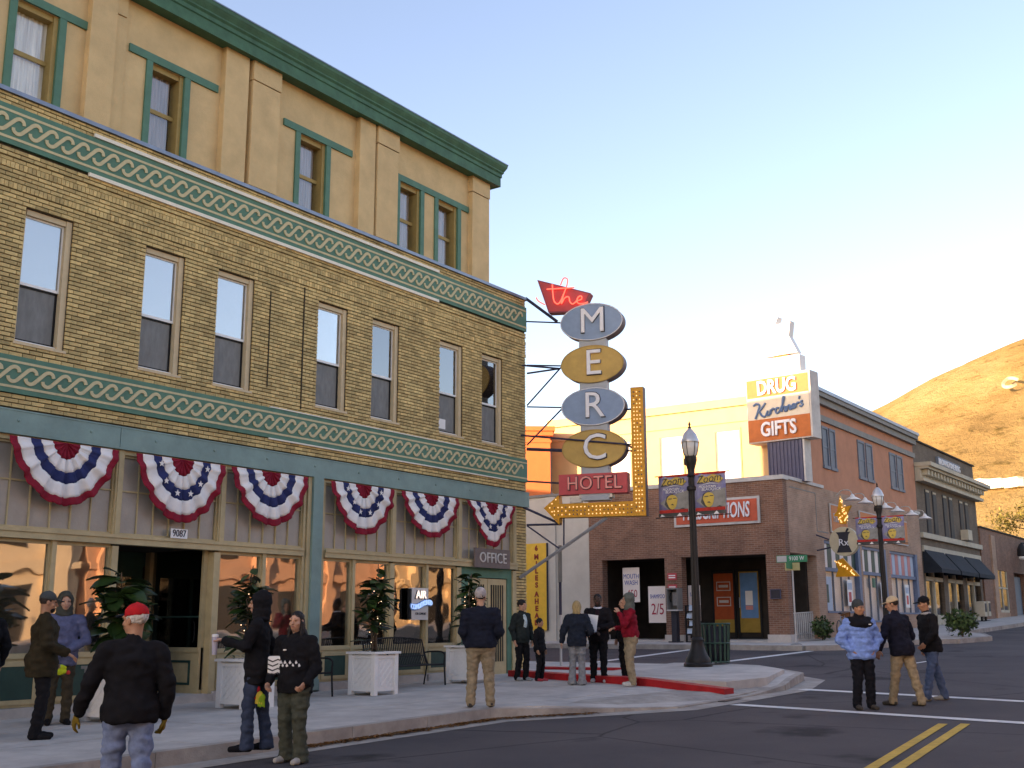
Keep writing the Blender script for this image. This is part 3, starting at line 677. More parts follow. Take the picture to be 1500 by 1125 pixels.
# office doors with barred panels
of = HB('door_surround', m_green, (20.78,21.08,FY+.02,FY+.14,.36,2.83), (21.08,22.84,FY+.02,FY+.14,2.6,2.83), (22.66,22.84,FY+.02,FY+.14,.36,2.6))
for k, (a, b) in enumerate(((21.10,21.86),(21.88,22.64))):
    d = HB('office_door', m_trim, (a, a+.12, FY+.04, FY+.1, .36, 2.58), (b-.12, b, FY+.04, FY+.1, .36, 2.58), (a+.12, b-.12, FY+.04, FY+.1, 2.44, 2.58), (a+.12, b-.12, FY+.04, FY+.1, .36, .66), (a+.12, b-.12, FY+.045, FY+.1, 1.40, 1.52))
    mk('pane', MB().box(a+.12-15, b-.12-15, .08, .085, .66, 2.44), m_shop, d)
    for q in range(11):
        x = a+.15+(b-a-.3)*q/10; mk('bar', MB().box(x-.009-15, x+.009-15, .03, .05, .66, 2.44), m_trim if q % 2 else m_black, d)
    mk('lock_plate', MB().box((b-.1 if k == 0 else a+.02)-15, (b-.03 if k == 0 else a+.09)-15, .02, .04, 1.3, 1.55), mat('brass%d' % k, (.5,.33,.1), .35, .1, 8, metal=.8), d)
HB('door_sill', m_conc, (20.8,22.9,FY-.12,FY+.2,.2,.37))
for o in hotel.children: pass
# unseen neighbour added to the left to keep the street in shade
nb = empty('brick_building', 'unseen plain brown brick building added beside the hotel beyond the left edge', 'building', (-40,16,0))
def NB(name, m, *bx):
    mb = MB()
    for b in bx: mb.box(*b)
    mb.v = [(x+40, y-16, z) for x, y, z in mb.v]; return mk(name, mb, m, nb)
NB('wall', m_bplain, (-110, XL-.02, FY+.02, 40, -2, 9.3)); NB('parapet', m_conc, (-110, XL-.03, FY-.05, FY+.5, 9.301, 9.45))
for k in range(12): NB('window', m_dark, (-60+5.4*k, -58.6+5.4*k, FY-.01, FY+.1, 5.6, 7.6)); NB('shop_window', m_dark, (-61+5.4*k, -57.4+5.4*k, FY-.01, FY+.1, .9, 3.2))
NB('belt_course', m_conc, (-110, XL-.03, FY-.06, FY+.1, 3.9, 4.2))
# ================================================================== HOTEL SIGN
m_sblue = mat('sign_blue', (.21,.32,.47), .5, .08, 5, dirt=.12)
m_sgold = mat('sign_gold', (.54,.345,.10), .5, .1, 5, dirt=.15)
m_sred = mat('sign_red', (.58,.075,.085), .5, .08, 5, dirt=.1)
m_sorange = mat('sign_orange', (.66,.29,.015), .45, .12, 6, dirt=.15)
m_sside = mat('sign_case_side', (.16,.13,.14), .6, .15, 6)
m_outline = mat('letter_outline', (.03,.03,.04), .6, .1, 6)
m_letter = mat('letter_white', (.72,.74,.78), .45, .05, 9)
m_letpink = mat('letter_pink', (.85,.32,.28), .45, .08, 9)
n_red = neon('neon_red', (1,.14,.10), .42); n_blue = neon('neon_blue', (.30,.58,1), .2); n_white = neon('neon_white', (1,.95,.9), .22)
n_bulb = neon('warm_bulb', (1,.74,.34), .28)
S0 = Vector((23.5,15.95)); SA = R(-74); SU = Vector((math.cos(SA), math.sin(SA)))
def sg(px, py):
    d = ray(px, py); nx_, ny_ = -SU.y, SU.x; t = (nx_*S0.x+ny_*S0.y)/(nx_*d.x+ny_*d.y); p = Vector((0,0,CAM_H))+d*t
    return (Vector((p.x, p.y))-S0).dot(SU), p.z
sign = empty('hotel_sign', 'tall projecting sign of blue and gold ovals with bulb arrow on hotel corner', 'sign', (S0.x, S0.y, 0), SA)
sign.rotation_euler = (0, 0, SA)
TH = .17
def ell(cx, cz, rx, rz, n=48): return [(cx+rx*math.cos(2*math.pi*i/n), cz+rz*math.sin(2*math.pi*i/n)) for i in range(n)]
mk('spine', MB().box(1.42, 2.12, -TH+.03, TH-.03, 4.5, 9.2), mat('spine_grey', (.36,.40,.44), .5, .08, 6), sign)
for ch, cz, rz, mm in (('M',9.03,.49,m_sblue),('E',7.93,.49,m_sgold),('R',6.84,.485,m_sblue),('C',5.78,.48,m_sgold)):
    o = mk('oval', MB().prism(ell(1.76, cz, .82, rz), -TH, TH), m_sside, sign, smooth='auto')
    mk('face', MB().prism(ell(1.76, cz, .79, rz-.03), -TH-.008, -TH+.01), mm, o)
    mk('rim', MB().tube([(1.76+.805*math.cos(a*math.pi/24), -TH-.005, cz+(rz-.015)*math.sin(a*math.pi/24)) for a in range(48)], .013, 6, closed=True), m_letter if mm is m_sblue else m_sgold, o)
    text('letter_edge', ch, .99, (1.80, -TH-.02, cz), m_outline, o, .012)
    l_ = text('letter', ch, .92, (1.80, -TH-.045, cz), m_letter, o, .03)
h_ = mk('hotel_panel', MB().box(.85, 2.59, -TH, TH, 4.66, 5.16), m_sred, sign)
text('letter_edge', 'HOTEL', .46, (1.76, -TH-.012, 4.91), m_outline, h_, .008, offset=.016, xs=.92, spacing=1.08)
text('lettering', 'HOTEL', .46, (1.76, -TH-.035, 4.91), m_letpink, h_, .02, xs=.92, spacing=1.08)
mk('bracket_foot', MB().box(1.35, 2.2, -.12, .12, 4.56, 4.66).box(1.1, 1.4, -.05, .05, 4.46, 4.60), m_galv, sign)
th = mk('the_panel', MB().prism([(.32,10.30),(1.75,9.80),(1.52,9.33),(.62,9.38)], -TH+.03, TH-.03), mat('the_panel_side', (.30,.06,.09), .5, .1, 5), sign)
mk('face', MB().prism([(.37,10.25),(1.70,9.78),(1.49,9.37),(.65,9.41)], -TH+.022, -TH+.04), m_sred, th)
def stroke(pts, y=-TH-.03): return [(sg(740+x/5.357, 390+z_/5.357)[0], y, sg(740+x/5.357, 390+z_/5.357)[1]) for x, z_ in pts]
mb = MB()
for st in ([(388,160),(392,230),(402,290),(430,312),(455,285),(475,235)], [(345,197),(440,192),(560,184)], [(452,165),(475,112),(505,118),(502,165),(475,240),(458,310),(485,265),(515,258),(525,295),(548,312),(578,288)], [(578,288),(615,275),(612,250),(588,262),(580,296),(610,312),(665,298)], [(262,262),(280,290),(330,318)]):
    mb.tube([tuple(p) for p in spline(stroke(st), 5)], .018, 6)
mk('neon_script', mb, n_red, th)
# bulb arrow
ar = mk('arrow', MB().prism([(.44,4.35),(.83,3.93),(.85,4.10),(3.03,4.08),(3.03,7.26),(2.72,7.26),(2.72,4.44),(.85,4.44),(.83,4.66)][::-1], -.14, .14), m_sorange, sign)
mk('arrow_back_edge', MB().prism([(2.715,4.45),(3.035,4.075),(3.035,7.27),(2.715,7.27)][::-1], -.10, .145), m_sside, ar)
bl = MB(); rb2 = random.Random(2); bd = MB()
pts_ = [(2.80+.075*c, 4.2+.098*k) for k in range(31) for c in range(3)]+[(.72+.098*k, 4.17+.09*c) for k in range(21) for c in range(3)]+[(.6,4.35),(.66,4.45),(.66,4.25),(.76,4.55),(.76,4.05)]
for k_, (s_, z_) in enumerate(pts_): (bd if rb2.random() < .3 else bl).ball((s_, -.15, z_), .017, 6, 4)
tag(mk('bulbs', bl, n_bulb, ar, smooth=True), kind='stuff'); tag(mk('dead_bulbs', bd, m_sside, ar, smooth=True), kind='stuff')
def rod(a, b, r=.02, ya=0, yb=0, m=m_steel, name='bracket'):
    (s0, z0), (s1, z1) = sg(*a), sg(*b); mk(name, MB().tube([(s0, ya, z0), (s1, yb, z1)], r, 6), m, sign)
for a, b, r in [((770,437),(816,471),.045),((771,471),(824,473),.02),((772,535),(824,536),.02),((772,547),(820,540),.025),((772,594),(822,538),.02),((772,596),(825,597),.02),((772,652),(823,599),.02),((772,658),(826,660),.045),((772,705),(822,708),.025),((772,769),(822,768),.03),((772,770),(820,804),.022),((826,758),(826,800),.02)]: rod(a, b, r)
rod((745,536),(820,540), .025, -.25, 0); rod((745,638),(927,653), .025, -.25, -.2); rod((735,728),(822,768), .035, -.28, 0); rod((768,847),(890,758), .045, -.35, -.05, m_galv, 'brace')
rod((917,600),(928,599), .025); rod((918,652),(930,658), .025, -.2, -.1); rod((918,660),(930,661), .025)

# ================================================================== BUNTINGS
BUNT = [(9.42,11.36,3.38,0,'leftmost, nearest bunting swag of plain red, white and blue bands'),
        (11.70,13.62,3.27,1,'starred bunting swag above the recessed entrance and house number'),
        (13.76,15.70,3.36,0,'plain bunting swag just left of the teal storefront column'),
        (16.33,18.26,3.34,1,'starred bunting swag just right of the teal storefront column'),
        (18.50,20.52,3.41,0,'plain bunting swag above the air conditioned neon sign'),
        (20.80,22.82,3.33,1,'narrow pointed starred bunting swag above the office sign')]
def star(c, r, y):
    p = []
    for k in range(10): a = math.pi/2+k*math.pi/5; q = r if k % 2 == 0 else r*.42; p.append((c[0]+q*math.cos(a), c[1]+q*math.sin(a)))
    return MB().prism(p, y, y+.006)
for bi, (x0, x1, zb, stars, lab) in enumerate(BUNT):
    cx = (x0+x1)/2; hw = (x1-x0)/2; zt = 4.37; dr_ = zt-zb; rbn = random.Random(40+bi)
    root = empty('bunting', lab, 'bunting', (cx, FY-.13, zt), group='patriotic buntings hung along the storefront')
    NA, ph = 88, rbn.random()*6; point = 1.0 if bi != 5 else 1.35
    jit = [rbn.uniform(-1, 1) for _ in range(40)]
    def P(a, rr):                              # a 0..pi from the left end through the bottom to the right end
        ca, sa = -math.cos(a), math.sin(a)
        ex = 1.35 if bi != 5 else 1.5
        sx = ca*hw*rr; down = sa**ex*dr_*rr**(.95)
        pl = math.sin(a*17+ph)+.4*math.sin(a*31+ph*2+jit[int(a*9) % 40]); env = min(1, sa*2.2)
        rag = .018*jit[int(a*12) % 40]*rr*env
        if bi == 5: sx *= 1-.30*sa*rr
        return (sx+.004*pl*rr*env, -.036*pl*env*(.35+.65*rr)-.10*env*rr*(1-.55*rr), -down-rag*.7-.004*pl*rr*env-.02)
    rings = [(.0,.25,m_bred,'red_centre'),(.25,.46,m_bwhite,'white_band'),(.46,.64,m_bblue,'blue_band'),(.64,.87,m_bwhite,'white_band'),(.87,1.0,m_bred,'red_border')]
    for r0, r1, mm, nm in rings:
        mb = MB(); nr = 4
        for i in range(NA+1):
            for j in range(nr+1): mb.v.append(P(math.pi*i/NA, r0+(r1-r0)*j/nr))
        for i in range(NA):
            for j in range(nr): a = i*(nr+1)+j; mb.f.append((a, a+1, a+nr+2, a+nr+1)); mb.m.append(0)
        o = mk(nm, mb, mm, root, smooth=True); so = o.modifiers.new('cloth', 'SOLIDIFY'); so.thickness = .006; so.offset = 0
        if nm == 'blue_band' and stars:
            for k in range(6):
                a = math.pi*(.10+.16*k); p = P(a, .55); mk('star', star((p[0], p[2]), .062, p[1]-.045), m_bwhite, o)
# ================================================================== SMALL SIGNS ON THE HOTEL
def board(name, lab, cat, x0, x1, y, z0, z1, m, th=.04, rim=None):
    r_ = empty(name, lab, cat, ((x0+x1)/2, y, z0)); w = (x1-x0)/2; h = z1-z0
    b = mk('board', MB().box(-w, w, 0, th, 0, h), m, r_)
    if rim: mk('rim', MB().frame(-w-.015, w+.015, -.015, h+.015, .03, -.015, th), rim, r_)
    return r_, w, h
r_, w, h = board('office_sign', 'grey brown board reading OFFICE above the barred double doors', 'sign', 21.12, 22.52, FY-.16, 2.82, 3.27, mat('office_board', (.16,.125,.115), .6, .15, 5), .05)
text('lettering', 'OFFICE', .34, (0, -.012, h/2), mat('office_letters', (.55,.53,.5), .6, .1, 9), r_, .01, xs=.95, spacing=1.06)
mk('hanger', MB().box(-.5,-.46,.05,.09,-.0,h).box(.46,.5,.05,.09,0,h), m_black, r_)
r_, w, h = board('house_number', 'small white plate with the number 9087 over the entrance', 'sign', 12.53, 12.88, FY-.095, 2.99, 3.15, m_whiteplain, .012)
text('number', '9087', .17, (0, -.004, h/2), m_outline, r_, .004, xs=.85)
r_, w, h = board('neon_window_sign', 'grey AIR CONDITIONED sign with glowing blue neon word in shop window', 'sign', 18.96, 19.52, FY-.075, 1.62, 2.30, mat('grey_sign_board', (.66,.61,.57), .6, .06, 6), .07)
mk('case', MB().box(-w-.06,-w-.002,.0,.07,.02,h-.02), m_black, r_)
text('lettering', 'AIR', .24, (.02, -.02, h-.15), n_white, r_, .012, xs=.95); text('lettering_shadow', 'AIR', .24, (.0, -.006, h-.155), m_outline, r_, .004, xs=.95, offset=.012)
text('neon_word', 'CONDITIONED', .155, (.03, -.03, h*.47), n_blue, r_, .012, xs=.66, rz=R(6), wave=lambda x: .03*math.sin(x*9)); text('neon_halo', 'CONDITIONED', .155, (.02, -.012, h*.465), mat('neon_backing_blue', (.16,.34,.62), .5, .05, 5), r_, .004, xs=.66, rz=R(6), offset=.02, wave=lambda x: .03*math.sin(x*9))
text('small_lettering', 'FOR COMFORT', .07, (.02, -.006, .13), m_outline, r_, .003, xs=.75, shear=.3)
r_, w, h = board('shop_notice', 'small red and white notice inside the shop window beside the office doors', 'sign', 19.99, 20.38, FY+.14, 1.74, 2.26, m_whiteplain, .012)
mk('red_panel', MB().box(-w+.02, w-.02, -.006, -.001, h*.45, h-.02), m_sred, r_); mk('blue_panel', MB().box(-w+.02, w-.02, -.006, -.001, h*.28, h*.42), m_bblue, r_)
for q in range(3): mk('white_bar', MB().box(-w+.05+.11*q, -w+.11+.11*q, -.010, -.006, h*.5, h-.06), m_whiteplain, r_)
# goods in the shop windows
fl = empty('flower_pot', 'red flowers in a pale pot just inside the shop window', 'plant', (16.62, FY+.25, 1.05))
mk('pot', MB().lathe([(.05,0),(.085,.18),(.09,.2)], n=12), m_paper, fl); mk('bloom', MB().ball((0,0,.27), (.12,.1,.07)).ball((.08,-.03,.3), .06).ball((-.08,-.02,.29), .06), mat('red_bloom', (.5,.05,.04), .8, .3, 20), fl)
m_yel = mat('yellow_bloom', (.6,.35,.05), .8, .3, 20)
fl2 = empty('flower_pot', 'bright orange and yellow flowers in a basket inside the window by the office', 'plant', (19.85, FY+.28, 1.05))
mk('basket', MB().lathe([(.09,0),(.13,.22),(.14,.24)], n=12), m_interior, fl2); mb = MB(); rq = random.Random(4)
for q in range(14): mb.ball((rq.uniform(-.14,.14), rq.uniform(-.08,.08), .3+rq.uniform(0,.3)), rq.uniform(.03,.06), 6, 4)
mk('bloom', mb, m_yel, fl2)
# ================================================================== PLANTERS, TREES, BENCHES
def planter(x0, y0, lab):
    s = .66; x, y = x0+.42, y0+.42; zb = g(x)+.17; h = .77
    r_ = empty('planter', lab, 'planter', (x, y, zb), group='white lattice planters along the hotel front'); q = s/2
    mk('box_body', MB().box(-q+.04, q-.04, -q+.04, q-.04, .07, h-.05), m_white, r_)
    for sx in (-1, 1):
        for sy in (-1, 1): mk('corner_post', MB().box(sx*(q-.05)-.045, sx*(q-.05)+.045, sy*(q-.05)-.045, sy*(q-.05)+.045, 0, h-.04), m_white, r_)
    mk('rim', MB().box(-q-.03, q+.03, -q-.03, -q+.08, h-.04, h).box(-q-.03, q+.03, q-.08, q+.03, h-.04, h).box(-q-.03, -q+.08, -q+.08, q-.08, h-.04, h).box(q-.08, q+.03, -q+.08, q-.08, h-.04, h), m_white, r_)
    mk('soil', MB().box(-q+.08, q-.08, -q+.08, q-.08, h-.1, h-.03), m_soil, r_)
    for face in range(4):                      # diagonal lattice laths on each side
        mb = MB(); a0, a1, b0, b1 = -q+.1, q-.1, .12, h-.12
        for dgn in (-1, 1):
            for k in range(-6, 12):
                pts = []
                for t in np.linspace(-1.2, 1.2, 49):
                    X = t; Z = (t*dgn)+.13*k
                    if a0 <= X <= a1 and b0 <= Z <= b1: pts.append((X, Z))
                if len(pts) < 2: continue
                (xa, za), (xb, zb_) = pts[0], pts[-1]; d = Vector((xb-xa, zb_-za)).normalized(); nn = Vector((-d.y, d.x))*.017; off = -.012 if dgn > 0 else -.006
                mb.prism([(xa-nn.x, za-nn.y), (xb-nn.x, zb_-nn.y), (xb+nn.x, zb_+nn.y), (xa+nn.x, za+nn.y)], -q+.04+off, -q+.045)
        mb.box(a0-.02, a1+.02, -q+.02, -q+.045, b1-.0, b1+.05); mb.box(a0-.02, a1+.02, -q+.02, -q+.045, b0-.05, b0)
        c, s_ = [(1,0),(0,1),(-1,0),(0,-1)][face]; mb.v = [(c*vx-s_*vy, s_*vx+c*vy, vz) for vx, vy, vz in mb.v]
        mk('lattice_panel', mb, m_white, r_)
    return x, y, zb+h
LEAF = None
def leaf_mesh():
    mb = MB(); n = 5
    for i in range(n+1):
        t = i/n; w = .5*math.sin(math.pi*min(1, .08+t*.92))**.8*1.05*(.75+.5*t if t < .7 else 1.1-.6*(t-.7)); bend = -.25*t*t
        mb.v += [(-w*.5, t, bend+.06), (0, t, bend), (w*.5, t, bend+.06)]
    for i in range(n): a = 3*i; mb.f += [(a, a+1, a+4, a+3), (a+1, a+2, a+5, a+4)]; mb.m += [0, 0]
    return mb
def pot_tree(x, y, z, lab, lablights, seed, h=1.62, clusters=None, big=1.0):
    global LEAF
    rr = random.Random(seed); root = empty('potted_tree', lab, 'plant', (x, y, z-.04), group='fiddle leaved trees in the white planters')
    stems = []; mb = None
    for k in range(3):
        a = rr.random()*6.28; top = Vector((math.cos(a)*.10*(k+.3), math.sin(a)*.10, h*(.95-.17*k)))
        pts = spline([(math.cos(a)*.05, math.sin(a)*.05, 0), (top.x*.2+rr.uniform(-.04,.04), top.y*.3, top.z*.35), (top.x*.7+rr.uniform(-.05,.05), top.y*.7, top.z*.7), tuple(top)], 4); stems.append(pts)
        mk('stem', MB().tube(pts, [.022-.014*i/(len(pts)-1) for i in range(len(pts))], 6), m_stem, root, smooth=True)
    if LEAF is None: LEAF = mk('leaf', leaf_mesh(), m_leaf, root, smooth=True); LEAF.scale = (.15,.15,.15); LEAF.location = stems[0][-1]
    for k in range(150):
        st = stems[k % 3]; t = rr.betavariate(2.2, 1.15)*.86+.14; p = st[min(len(st)-1, int(t*(len(st)-1)))].copy()
        if math.sin(t*15+seed) < -.35 and rr.random() < .8: continue
        a = rr.random()*6.28; el_ = rr.uniform(-.45, .75); sc = rr.uniform(.2, .32)*(1.1-.35*max(0, t-.75)*4*.5)*big; out = rr.uniform(0, .13)*(1.15-t*.6)
        p += Vector((math.cos(a)*out, math.sin(a)*out, rr.uniform(-.05,.05)))
        inst('leaf', LEAF, root, p, (el_, rr.uniform(-.5,.5), a-math.pi/2), (sc*1.0, sc, sc))
    for k in range(26):                        # low filler foliage at the soil
        a = rr.random()*6.28; rad = rr.uniform(.05, .36); sc = rr.uniform(.06, .11)
        inst('leaf', LEAF, root, (math.cos(a)*rad, math.sin(a)*rad, .02+rr.random()*.08), (rr.uniform(-.2,.8), 0, a-math.pi/2), (sc, sc, sc))
    lt = MB(); wire = MB(); pts = []
    for k in range(40):
        t = k/40; a = k*1.9; rad = .05+.10*rr.random(); pts.append((math.cos(a)*rad, math.sin(a)*rad, .05+t*h*.72))
    for p in pts:
        if rr.random() < .55: lt.ball((p[0], p[1]-.015, p[2]), .0075, 5, 3)
    L = empty('string_lights', lablights, 'string lights', (x, y, z-.04), group='fairy lights wound round the potted trees')
    mk('wire', MB().tube(spline(pts, 2), .003, 4), m_black, L); tag(mk('bulbs', lt, neon('fairy_%d' % seed, (1,.8,.55), 1.1), L), kind='stuff')
    return root
for i, (x0, y0, lab, lt_, ll, hh, bg) in enumerate([
    (10.1,13.95,'white lattice planter at left, mostly behind the man in the red cap','big leaved potted tree left of the recessed entrance','tiny string lights in the tree left of the entrance',1.45,1.5),
    (12.55,13.95,'white lattice planter behind the hooded person and the long haired woman','dark leaved potted tree just right of the recessed entrance','tiny string lights in the tree right of the entrance',1.62,1.0),
    (15.68,14.0,'white lattice planter standing between the two black benches','dark leaved potted tree between the two benches','tiny string lights in the tree between the benches',1.72,1.0),
    (19.08,14.4,'white lattice planter beside the office doors','dark leaved potted tree beside the office doors','tiny string lights in the tree by the office doors',1.62,1.0)]):
    px_, py_, pz_ = planter(x0, y0, lab); pot_tree(px_, py_, pz_, lt_, ll, 21+i, hh, big=bg)
def bench(x0, x1, y, lab):
    L = x1-x0; z = g((x0+x1)/2)+.17; r_ = empty('bench', lab, 'bench', ((x0+x1)/2, y, z), group='black metal benches on the pavement'); q = L/2
    seat = mk('seat', MB().tube([(-q,-.28,.43),(q,-.28,.43)], .02).tube([(-q,.14,.42),(q,.14,.42)], .02), m_black, r_)
    n = int(L/.055)
    for k in range(n): x = -q+.03+(L-.06)*k/(n-1); mk('seat_slat', MB().box(x-.013, x+.013, -.28, .14, .425, .437), m_black, seat)
    top = lambda x: .90+.07*math.cos(x/q*1.45)
    back = mk('backrest', MB().tube([(-q,.14,.42),(-q+.02,.22,.66),(-q+.05,.27,top(-q))]+[(-q+.05+(L-.1)*k/12, .27, top(-q+.05+(L-.1)*k/12)) for k in range(13)]+[(q-.02,.22,.66),(q,.14,.42)], .018).tube([(-q+.02,.2,.60),(q-.02,.2,.60)], .012), m_black, r_)
    for k in range(n): x = -q+.05+(L-.1)*k/(n-1); zt = top(x); mk('back_slat', MB().tube([(x,.145,.44),(x,.21,.62),(x,.268,zt)], .015, 4), m_black, back)
    for s in (-1, 1):
        mk('arm', MB().tube(spline([(s*q,.22,.66),(s*q,.05,.68),(s*q,-.2,.68),(s*q,-.31,.62),(s*q,-.30,.45),(s*q,-.33,.0)], 3), .018), m_black, r_)
        mk('leg', MB().tube([(s*(q-.02),.14,.42),(s*q,.24,.0)], .018), m_black, r_)
    return r_
bench(13.75,15.35,15.05,'black metal bench partly hidden behind the long haired woman'); bench(16.85,18.75,15.15,'black slatted metal bench below the air conditioned sign')
# ================================================================== DRUG STORE ACROSS THE SIDE STREET
m_rbrick = brick_tex('red_brown_brick', (.26,.118,.072), (.18,.080,.050), (.29,.21,.165), .24, .075)
m_rbrick2 = brick_tex('pale_brown_brick', (.44,.265,.18), (.36,.215,.145), (.42,.31,.24), .24, .075)
m_salmon = mat('salmon_stucco', (.52,.235,.145), .9, .1, 1.5, .3, 30, dirt=.12)
m_sun = mat('sunlit_salmon_stucco', (.62,.42,.22), .9, .06, 1.5, .2, 30)  # lighter copy of the salmon, the front's sunlight put into its colour
m_offwhite = mat('off_white_wall', (.56,.52,.45), .9, .08, 1.2, .2, 30, dirt=.1)
m_orange = mat('orange_stucco', (.60,.17,.06), .9, .08, 1.5, .2, 30)
m_grey = mat('grey_trim', (.22,.215,.20), .7, .12, 3)
m_bluegrey = mat('blue_grey_trim', (.14,.17,.21), .6, .12, 4)
m_bluepost = mat('slate_blue_paint', (.12,.17,.26), .55, .12, 4)
m_bluebase = mat('navy_corrugated', (.07,.075,.13), .5, .15, 5)
m_cop = mat('pale_coping', (.55,.53,.5), .8, .1, 3, dirt=.2)
XK, YK = 39.4, 15.5
ds = empty('drug_store', 'two storey salmon drug store with brown brick arcade on far corner', 'building', (XK, YK, .8))
def K(name, m, *bx, parent=None, **kw):
    mb = MB()
    for b in bx: mb.box(*b)
    mb.v = [(x-XK, y-YK, z-.8) for x, y, z in mb.v]; return mk(name, mb, m, parent or ds, **kw)
# arcade front (faces -x) with two openings, and its street side (faces -y)
K('arcade_wall', m_rbrick, (XK, XK+.4, YK+.0, 23.8, 4.02, 6.70), (XK, XK+.4, YK, 16.28, .6, 4.02), (XK, XK+.4, 19.7, 20.42, .6, 4.02), (XK, XK+.4, 23.2, 23.8, .6, 4.02))
K('street_wall', m_rbrick2, (XK+.4, 57.0, YK+.001, YK+.4, 4.72, 6.74), (XK+.4, 43.41, YK+.001, YK+.4, 4.05, 4.72), (42.5, 43.4, YK+.001, YK+.4, .6, 4.05), (47.69, 47.96, YK+.001, YK+.4, .6, 4.72), (51.25, 51.84, YK+.001, YK+.4, .6, 4.72), (56.14, 57.0, YK+.001, YK+.4, .6, 4.72), (43.41, 47.69, YK+.002, YK+.4, .6, 1.9), (47.96, 51.25, YK+.002, YK+.4, .6, 1.55), (51.84, 56.14, YK+.002, YK+.4, .6, 1.9))
K('lintel_band', m_rbrick, (XK-.02, XK+.4, 16.2, 19.78, 4.0, 4.14), (XK-.02, XK+.4, 20.35, 23.25, 4.0, 4.14))
K('recessed_panel_edge', m_grey, (42.72, 42.76, YK-.012, YK+.01, 5.0, 6.5), (40.1, 42.72, YK-.012, YK+.01, 6.46, 6.5), (42.76, 44.0, YK-.012, YK+.01, 4.98, 5.03))
K('pier_base', m_conc, (XK-.05, XK+.45, YK-.05, 16.33, .5, 1.12), (XK-.05, XK+.45, 19.65, 20.47, .5, 1.1), (XK-.05, XK+.45, 23.15, 23.85, .5, 1.1))
K('parapet_coping', m_cop, (XK-.06, XK+.46, YK-.06, 23.8, 6.70, 6.86), (XK+.46, 43.6, YK-.06, YK+.46, 6.742, 6.862)); K('parapet_coping', m_cop, (56.0, 57.1, YK-.06, YK+.4, 6.742, 6.86))
K('arcade_roof', m_salmon, (XK+.4, 42.3, YK+.4, 23.8, 6.4, 6.5))
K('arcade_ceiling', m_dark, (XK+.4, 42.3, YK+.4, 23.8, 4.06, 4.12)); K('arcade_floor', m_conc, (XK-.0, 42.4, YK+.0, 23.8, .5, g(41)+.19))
K('arcade_back_wall', m_dark, (42.3, 42.5, YK+.4, 19.75, .6, 4.06), (42.3, 42.5, 19.75, 23.8, .6, 4.06)); K('arcade_end_wall', m_dark, (XK+.4, 42.3, 23.5, 23.8, .6, 4.06))  # arcade walls and ceiling coloured near-black to carry the recess's shade
# upper storey
mb = MB(); UX0, UX1, UY1, UZ1 = 42.3, 56.9, 27.6, 10.5
K('front_wall', m_sun, (UX0, UX0+.3, YK+.3, UY1, 4.1, UZ1-.1)); K('upper_street_wall', m_salmon, (UX0, UX1, YK+.02, YK+.3, 6.5, UZ1-.1)); K('rear_wall', m_salmon, (UX0+.3, UX1, UY1-.3, UY1, 1, UZ1-.1), (UX1-.3, UX1, YK+.3, UY1-.3, 1, UZ1-.1))
K('upper_roof', m_grey, (UX0, UX1, YK+.1, UY1, UZ1-.1, UZ1))
K('cornice', m_grey, (UX0-.1, UX1+.05, YK-.16, YK+.02, 10.16, 10.42), (UX0-.16, UX1+.1, YK-.28, YK+.02, 10.42, 10.60)); K('cornice_edge', m_flash, (UX0-.2, UX1+.12, YK-.33, YK+.1, 10.601, 10.74))
K('front_cornice', m_sun, (UX0-.12, UX0+.1, YK+.1, UY1, 10.2, 10.55), (UX0-.05, UX0+.02, YK+.3, UY1, 9.55, 9.63))
K('belt_course', m_grey, (UX0-.03, UX1, YK-.08, YK+.02, 9.5, 9.74))
for a, b in ((43.9,45.45),(48.3,50.3),(52.85,54.85)):
    for xa, xb in ((a, a+(b-a)*.45), (a+(b-a)*.55, b)):
        w = K('window', m_bluegrey, (xa, xa+.08, YK-.03, YK+.06, 7.65, 9.33), (xb-.08, xb, YK-.03, YK+.06, 7.65, 9.33), (xa+.08, xb-.08, YK-.03, YK+.06, 9.23, 9.33), (xa-.03, xb+.03, YK-.06, YK+.06, 7.6, 7.72), (xa+.08, xb-.08, YK-.01, YK+.05, 8.45, 8.52))
        mb = MB().box(xa+.08, xb-.08, YK+.008, YK+.014, 7.72, 9.23); mb.v = [(x-XK, y-YK, z-.8) for x, y, z in mb.v]; mk('pane', mb, mat('slate_pane_%d' % int(xa*10), (.10,.125,.165), .45, .15, 2, spec=.2), w)
for ya, yb in ((20.9,21.95),(18.35,19.4),(23.4,24.4)):
    w = K('window', m_sun, (UX0-.04, UX0+.05, ya-.08, ya, 7.1, 9.3), (UX0-.04, UX0+.05, yb, yb+.08, 7.1, 9.3), (UX0-.04, UX0+.05, ya, yb, 9.2, 9.3), (UX0-.06, UX0+.05, ya-.1, yb+.1, 7.02, 7.12))
    K('shade', m_whiteplain, (UX0-.012, UX0-.004, ya, yb-.1, 7.12, 9.2)); K('dark_gap', m_grey, (UX0-.012, UX0-.004, yb-.1, yb, 7.12, 9.2))
